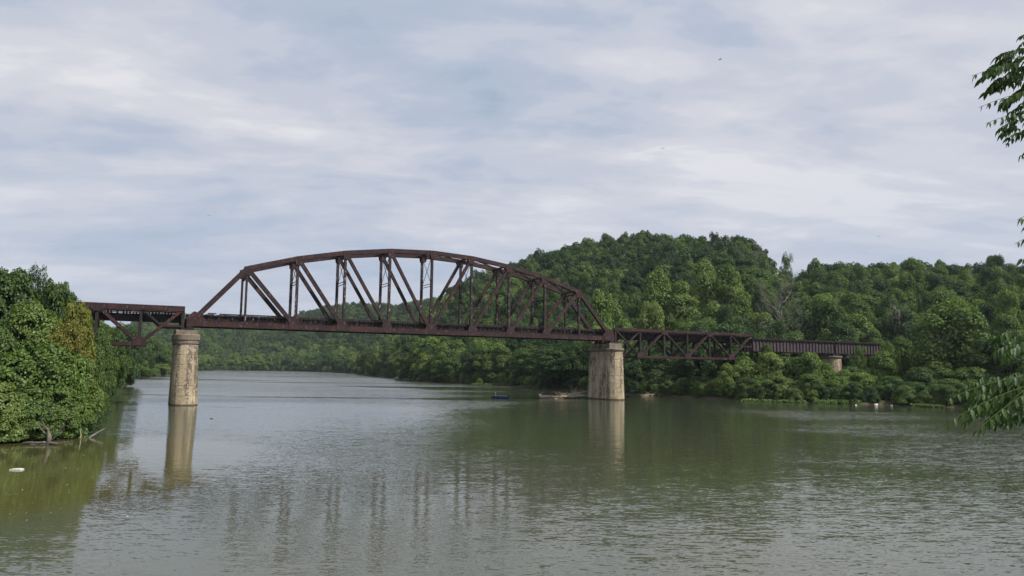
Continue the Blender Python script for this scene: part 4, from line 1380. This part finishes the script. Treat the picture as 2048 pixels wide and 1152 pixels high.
# shore stones and white debris on the right
for u, v, r, lab, mt in ((1752, 810, .24, 'white chunk of debris on the right shore', 'white'), (1712, 810.5, .12, 'small white stone left of the white debris on the right shore', 'white'), (1783, 811.5, .15, 'pale brown stone right of the white debris', 'rock'), (423, 838, .11, 'tiny dark float on the water right of the left pier', 'black')):
    a = wat(u, v); bm = bmesh.new(); bmesh.ops.create_icosphere(bm, subdivisions=2, radius=r)
    for vv in bm.verts:
        vv.co = Vector((vv.co.x*1.4, vv.co.y, vv.co.z*.75))*(1+random.uniform(-.18, .18))
    m_ = D.meshes.new('stone'); bm.to_mesh(m_); bm.free(); m_.materials.append(M[mt])
    o = D.objects.new('float' if mt == 'black' else 'shore_stone' if mt == 'rock' else 'white_debris', m_); COL.objects.link(o); o.location = (a.x, a.y, r*.25)
    tag(o, label=lab, cat='float' if mt == 'black' else 'stone' if mt == 'rock' else 'debris')
# specks of leaf litter floating near
N = 60
P_ = []
for i in range(N):
    a = wat(random.uniform(5, 260), random.uniform(910, 1050)); P_.append((a.x, a.y, .006))
P_ = np.array(P_)
gm = cards_mesh('floating_leaves', P_, np.tile(np.array([0, 0, 1.0]), (N, 1)), rng.uniform(.04, .10, N), M['rock'], .3)
o = D.objects.new('floating_leaves', gm); COL.objects.link(o); tag(o, kind='stuff', label='pale leaf specks floating off the left bank', cat='leaves')

# ------------------------------------------------------------------ boat with angler
a = wat(999, 797)
bt = thing('fishing_boat', (a.x, a.y, 0), math.radians(8), label='small dark blue fishing boat with a black outboard left of the driftwood', cat='boat')
# hull: bow to -x, stern +x, length 3.3
sec = []
L2 = 1.62
for i in range(9):
    f_ = i/8; x = -L2+2*L2*f_
    hw = .62*min(1, (.10+1.35*f_)**.75); sheer = .46+.16*(1-f_)**2; keel = -.12+.22*(1-f_)**4
    sec.append([(x, -hw, sheer), (x, -hw*.86, .12), (x, -hw*.5, keel), (x, hw*.5, keel), (x, hw*.86, .12), (x, hw, sheer)])
vs = [p for r in sec for p in r]; fs = []
for i in range(8):
    for k in range(5): fs.append((i*6+k, i*6+k+1, (i+1)*6+k+1, (i+1)*6+k))
fs.append((0, 1, 2, 3, 4, 5)); fs.append(tuple(48+k for k in range(6)))
mb = MB(); mb.add(vs, fs)
hull = mb.build('hull', M['hull'], bt)
md = hull.modifiers.new('thickness', 'SOLIDIFY'); md.thickness = .03
for sg in (-1, 1):
    mb = MB(); mb.tube([(r[0][0], sg*r[0][1]*-1, r[0][2]+.015) for r in sec], [.028]*9, 5); mb.build('gunwale', M['metal'], bt)
for x in (-.75, .1, .95):
    hw = .56 if x > -.5 else .42
    MB().box(x-.14, x+.14, -hw, hw, .26, .31).build('seat', M['metal'], bt)
MB().prism([(-1.5, .55), (-1.05, .50), (-1.05, .53), (-1.5, .585)], 'y', -.2, .2).build('bow_deck', M['metal'], bt)
ob = MB(); ob.prism([(1.62, .35), (1.95, .38), (2.0, .62), (1.9, .82), (1.68, .80), (1.6, .55)], 'y', -.15, .15)
e_ = ob.build('outboard_motor', M['black'], bt)
ob = MB(); ob.box(1.70, 1.84, -.05, .05, -.35, .36); ob.prism([(1.66, -.35), (1.98, -.35), (1.9, -.5), (1.72, -.5)], 'y', -.03, .03); ob.build('motor_leg', M['black'], bt)
ob = MB(); ob.tube([(1.62, 0, .62), (1.2, .05, .66)], [.02, .025], 6); ob.build('tiller', M['black'], bt)
MB().box(.35, .65, -.2, .2, .1, .4).build('tackle_box', M['black'], bt)


def person(loc, rz, label):
    r = thing('person', loc, rz, label=label, cat='person')
    # seated, facing -x; joints: continuous skin body
    J = [(0, 0, .0), (.02, 0, .22), (.0, 0, .42), (-.01, 0, .52), (-.03, 0, .58), (-.04, 0, .68), (-.05, 0, .76),
         (-.22, -.12, .02), (-.44, -.15, -.0), (-.46, -.15, -.24), (-.50, -.16, -.40), (-.60, -.16, -.42),
         (-.22, .12, .02), (-.44, .15, -.0), (-.46, .15, -.24), (-.50, .16, -.40), (-.60, .16, -.42),
         (0, -.17, .46), (-.05, -.22, .22), (-.28, -.18, .18), (-.36, -.16, .2),
         (0, .17, .46), (-.05, .22, .22), (-.28, .18, .18), (-.36, .16, .2)]
    E_ = [(0, 1), (1, 2), (2, 3), (3, 4), (4, 5), (5, 6), (0, 7), (7, 8), (8, 9), (9, 10), (10, 11), (0, 12), (12, 13), (13, 14), (14, 15), (15, 16), (2, 17), (17, 18), (18, 19), (19, 20), (2, 21), (21, 22), (22, 23), (23, 24)]
    R = [.15, .14, .16, .08, .055, .10, .075, .09, .07, .06, .045, .04, .09, .07, .06, .045, .04, .065, .05, .04, .035, .065, .05, .04, .035]
    m_ = D.meshes.new('body'); m_.from_pydata(J, E_, []); o = D.objects.new('body', m_); COL.objects.link(o); o.parent = r
    m_.materials.append(M['shirt']); m_.materials.append(M['skin']); m_.materials.append(M['jeans'])
    sk = o.modifiers.new('skin', 'SKIN')
    for i, s_ in enumerate(m_.skin_vertices[0].data): s_.radius = (R[i], R[i]); s_.use_root = (i == 0)
    sub = o.modifiers.new('sub', 'SUBSURF'); sub.levels = 1; sub.render_levels = 1
    dg = bpy.context.evaluated_depsgraph_get()
    em = D.meshes.new_from_object(o.evaluated_get(dg)); o.modifiers.clear(); o.data = em
    em.materials.clear()
    for nm in ('shirt', 'skin', 'jeans'): em.materials.append(M[nm])
    for p_ in em.polygons:
        c = p_.center
        p_.use_smooth = True
        p_.material_index = 1 if c.z > .56 or (c.x < -.22 and .1 < c.z < .3) else (2 if c.z < .1 else 0)
    mb = MB(); mb.tube([(-.04, 0, .74), (-.045, 0, .80), (-.05, 0, .845)], [.115, .105, .05], 10)
    mb.box(-.24, -.08, -.07, .07, .735, .75); mb.build('cap', M['white'], r)
    return r


fw = bt.location
pp = Vector((-.75, 0, .33)); pp.rotate(bt.rotation_euler)
person(fw+pp, math.radians(8), 'angler in a lime shirt and white cap seated in the bow of the blue boat')
pp = Vector((-1.2, .0, .5)); pp.rotate(bt.rotation_euler)
rod = MB(); st_ = fw+pp; rod.tube([st_, st_+Vector((-.8, -.3, .55)), st_+Vector((-1.5, -.6, .8))], [.02, .012, .006], 5)
rod.build('fishing_rod', M['black'], label='thin rod held by the angler in the blue boat', cat='fishing rod')

# ------------------------------------------------------------------ birds
for u, v, Y, rz, lab in ((1440, 119, 90, .3, 'small dark bird high above the arch in the cloudy sky'), (1326, 297, 110, 1.2, 'tiny bird in the sky left of centre above the right hill'), (1757, 473, 120, .8, 'tiny bird low above the skyline dip on the right'), (418, 431, 120, 2.0, 'tiny bird above the left end of the arch')):
    a = on(u, v, Y)
    bd = thing('bird', a, rz, label=lab, cat='bird')
    s_ = .8
    mb = MB(); mb.tube([(-.16*s_, 0, 0), (-.10*s_, 0, .01), (0, 0, 0), (.12*s_, 0, 0), (.22*s_, 0, .01)], [.012, .035, .045, .03, .012], 8); mb.build('body', M['bird'], bd)
    for sg in (-1, 1):
        mb = MB(); mb.add([(-.07*s_, 0, .02), (.06*s_, 0, .02), (.04*s_, sg*.15, .09), (-.07*s_, sg*.15, .09), (.05*s_, sg*.34, .03), (-.02*s_, sg*.34, .03)], [(0, 1, 2, 3), (3, 2, 4, 5)])
        o = mb.build('wing', M['bird'], bd); md = o.modifiers.new('t', 'SOLIDIFY'); md.thickness = .01
    mb = MB(); mb.prism([(.2*s_, .0), (.34*s_, .05), (.34*s_, -.05)], 'z', .0, .01); mb.build('tail', M['bird'], bd)

# ------------------------------------------------------------------ walnut tree at the right, leaning into view
wt = thing('walnut_tree', (6.6, 4.6, 3.2), 0, label='walnut tree at the right picture edge with drooping leafy branches', cat='tree')
O = Vector(wt.location)
mb = MB(); mb.tube([(0, 0, -.3), (-.05, .1, 1.5), (-.1, .1, 3.2), (-.05, .2, 5.2), (.1, .2, 7.5), (.2, .2, 9.5)], [.22, .18, .16, .12, .08, .03], 10)
mb.build('trunk', M['bark'], wt)
lf = MB()  # one leaflet: pointed, folded, drooping along +x
prof = [(0, .0), (.15, .13), (.38, .17), (.66, .12), (.87, .045), (1.0, 0)]
vs = []; fs = []
for i, (x, w_) in enumerate(prof):
    z_ = -.18*x*x
    vs += [(x, -w_, z_+w_*.25), (x, 0, z_), (x, w_, z_+w_*.25)]
for i in range(len(prof)-1):
    for k in range(2): fs.append((i*3+k, i*3+k+1, (i+1)*3+k+1, (i+1)*3+k))
lf.add(vs, fs, True)
leafm = lf.mesh('leaflet'); leafm.materials.append(M['leaf_near'])
stalks = [  # base u,v,Y ; tip u,v,Y ; leaflet length, pairs
    (2110, 118, 4.9, 1943, 152, 4.8, .090, 8), (2105, 105, 5.3, 2000, 128, 5.2, .075, 6), (2120, 175, 4.9, 1958, 215, 4.9, .066, 9), (2125, 150, 5.0, 1985, 180, 5.0, .080, 7),
    (2115, 215, 4.9, 1972, 247, 4.8, .066, 9), (2110, 232, 5.1, 2000, 244, 5.1, .070, 7), (2095, 250, 4.9, 2010, 290, 4.9, .060, 6), (2100, 140, 5.0, 2020, 110, 5.0, .070, 5),
    (2100, 425, 4.7, 2034, 440, 4.7, .085, 3), (2100, 478, 4.6, 2030, 488, 4.6, .075, 4), (2110, 175, 4.6, 2010, 200, 4.6, .085, 7),
    (2090, 762, 3.9, 1886, 852, 3.8, .068, 10), (2080, 775, 3.9, 1948, 868, 3.8, .064, 8), (2080, 748, 4.0, 1893, 800, 3.9, .068, 9), (2110, 745, 4.0, 1990, 835, 3.9, .060, 9),
    (2090, 760, 4.2, 1925, 815, 4.1, .080, 8), (2120, 770, 4.1, 2020, 850, 4.0, .080, 7), (2110, 740, 4.2, 1975, 782, 4.1, .080, 7), (2120, 720, 4.2, 2030, 775, 4.1, .085, 5),
    (2100, 600, 4.4, 2036, 560, 4.4, .07, 4)]
cnt = 0
for (u0, v0, Y0, u1, v1, Y1, ll, npair) in stalks:
    a, b_ = on(u0, v0, Y0)-O, on(u1, v1, Y1)-O
    mid = a.lerp(b_, .5)+Vector((0, 0, .035+random.uniform(0, .03)))
    q = lambda f_: a*(1-f_)**2+mid*2*f_*(1-f_)+b_*f_*f_
    mb = MB(); mb.tube([q(i/8) for i in range(9)], [.0022*(1-.6*i/8)+.0005 for i in range(9)], 5)
    stalk = mb.build('leaf_stalk', M['stalk'], wt)
    for j in range(npair):
        f_ = .22+.78*(j+.5)/npair
        p = q(f_); tg = (q(min(1, f_+.02))-q(f_-.02)).normalized()
        side = tg.cross(Vector((0, 0, 1))).normalized()
        for sg in (-1, 1):
            if random.random() < .06: continue
            d = (side*sg*.55+tg*.45+Vector((0, 0, -.85+random.uniform(-.25, .25)))+Vector((random.uniform(-.2, .2), random.uniform(-.2, .2), 0))).normalized()
            up = (side*sg*.35+tg*.15+Vector((random.uniform(-.3, .3), random.uniform(-.3, .3), .8))).normalized()
            y_ = up.cross(d).normalized(); z_ = d.cross(y_).normalized()
            s_ = ll*(1-.35*abs(f_-.55)/.45)*random.uniform(.85, 1.15)
            o = D.objects.new('leaflet', leafm); COL.objects.link(o); o.parent = stalk
            o.matrix_local = Matrix.Translation(p) @ Matrix((d, y_, z_)).transposed().to_4x4() @ Matrix.Scale(s_, 4)
            cnt += 1

# further leaflets massed behind the single ones
lv = np.array([tuple(v_) for v_ in vs]); lfc = np.array(fs)
av, af = [], []
for (ua, ub, va, vb, Ya, Yb, nst, ll) in ((1992, 2120, 95, 175, 4.9, 5.4, 34, .078), (2015, 2120, 185, 285, 4.9, 5.4, 20, .066), (1955, 2120, 745, 830, 3.9, 4.5, 44, .056), (2046, 2120, 420, 500, 4.5, 4.8, 5, .075), (2052, 2120, 40, 95, 4.9, 5.1, 4, .05), (2022, 2120, 640, 760, 4.0, 4.5, 16, .074)):
    for i in range(nst):
        f0 = random.random()
        a = on(ua+(ub-ua)*f0, va+(vb-va)*random.random(), random.uniform(Ya, Yb))-O
        dirn = Vector((-1, random.uniform(-.5, .5), random.uniform(-.35, .12))).normalized()
        Ls = random.uniform(.12, .22)*(.5+f0*.6)
        for j in range(7):
            p = a+dirn*Ls*(j/6.0)+Vector((0, 0, -.05*(j/6.0)**2))
            for sg in (-1, 1):
                d = (Vector((0, sg*.6, 0))+dirn*.45+Vector((random.uniform(-.25, .25), random.uniform(-.3, .3), -.8+random.uniform(-.3, .3)))).normalized()
                up = Vector((random.uniform(-.4, .4), sg*.3+random.uniform(-.3, .3), .8)).normalized()
                y_ = up.cross(d).normalized(); z_ = d.cross(y_).normalized()
                Mx = np.array([tuple(d), tuple(y_), tuple(z_)])*ll*random.uniform(.7, 1.15)
                af.append(lfc+len(av)*len(lv)); av.append(lv@Mx+np.array(p))
fm = D.meshes.new('foliage_mass'); fm.from_pydata(np.concatenate(av).tolist(), [], np.concatenate(af).tolist()); fm.materials.append(M['leaf_near'])
o = D.objects.new('foliage', fm); COL.objects.link(o); o.parent = wt; tag(o, kind='stuff')
print('leaflets', cnt)
# limbs that carry the stalks
for pts_ in ([(-.1, .1, 3.2), tuple(on(2350, 330, 4.9)-O), tuple(on(2200, 210, 4.95)-O), tuple(on(2100, 140, 4.95)-O)],
             [(-.1, .1, 3.2), tuple(on(2300, 520, 4.7)-O), tuple(on(2160, 460, 4.65)-O), tuple(on(2098, 440, 4.65)-O)],
             [(-.05, .1, 1.5), tuple(on(2600, 640, 4.4)-O), tuple(on(2300, 690, 4.2)-O), tuple(on(2085, 752, 4.05)-O)],
             [(-.1, .1, 2.6), tuple(on(2300, 260, 4.9)-O), tuple(on(2150, 215, 4.9)-O), tuple(on(2088, 238, 4.9)-O)]):
    mb = MB(); mb.tube(pts_, [.06, .03, .014, .005], 7); mb.build('limb', M['bark'], wt)
# leaves of the crown above and right of the view
P_, Nn, L_ = crown_pts('round', 26, 5200, .11)
P_ = P_*np.array([2.3, 2.3, 5.6])+np.array([.3, -.4, 3.4])
m_ = cards_mesh('crown', P_, Nn, L_, M['leaf_near'], .22)
P2 = P_+np.array(O)
pu2, pv2 = project(P2[:, 0], P2[:, 1], P2[:, 2])
sel = (P2[:, 1] < .6) | (pu2 > 2075)
m_ = cards_mesh('crown', P_[sel], Nn[sel], L_[sel], M['leaf_near'], .22)
o = D.objects.new('crown', m_); COL.objects.link(o); o.parent = wt; tag(o, kind='stuff')

# ------------------------------------------------------------------ haze
m = D.materials.new('river_haze'); m.use_nodes = True; t = NT(m.node_tree)
pvv = t.n('ShaderNodeVolumePrincipled', {'Color': (0.80, 0.90, 1.0, 1), 'Density': 0.00008, 'Anisotropy': 0.2})
t.n('ShaderNodeOutputMaterial', {'Volume': pvv.outputs[0]})
hb = MB(); hb.box(-1520, 1520, -80, 1460, -7, 175)
ho = hb.build('haze', m, kind='stuff', label='thin blue summer haze over the valley')
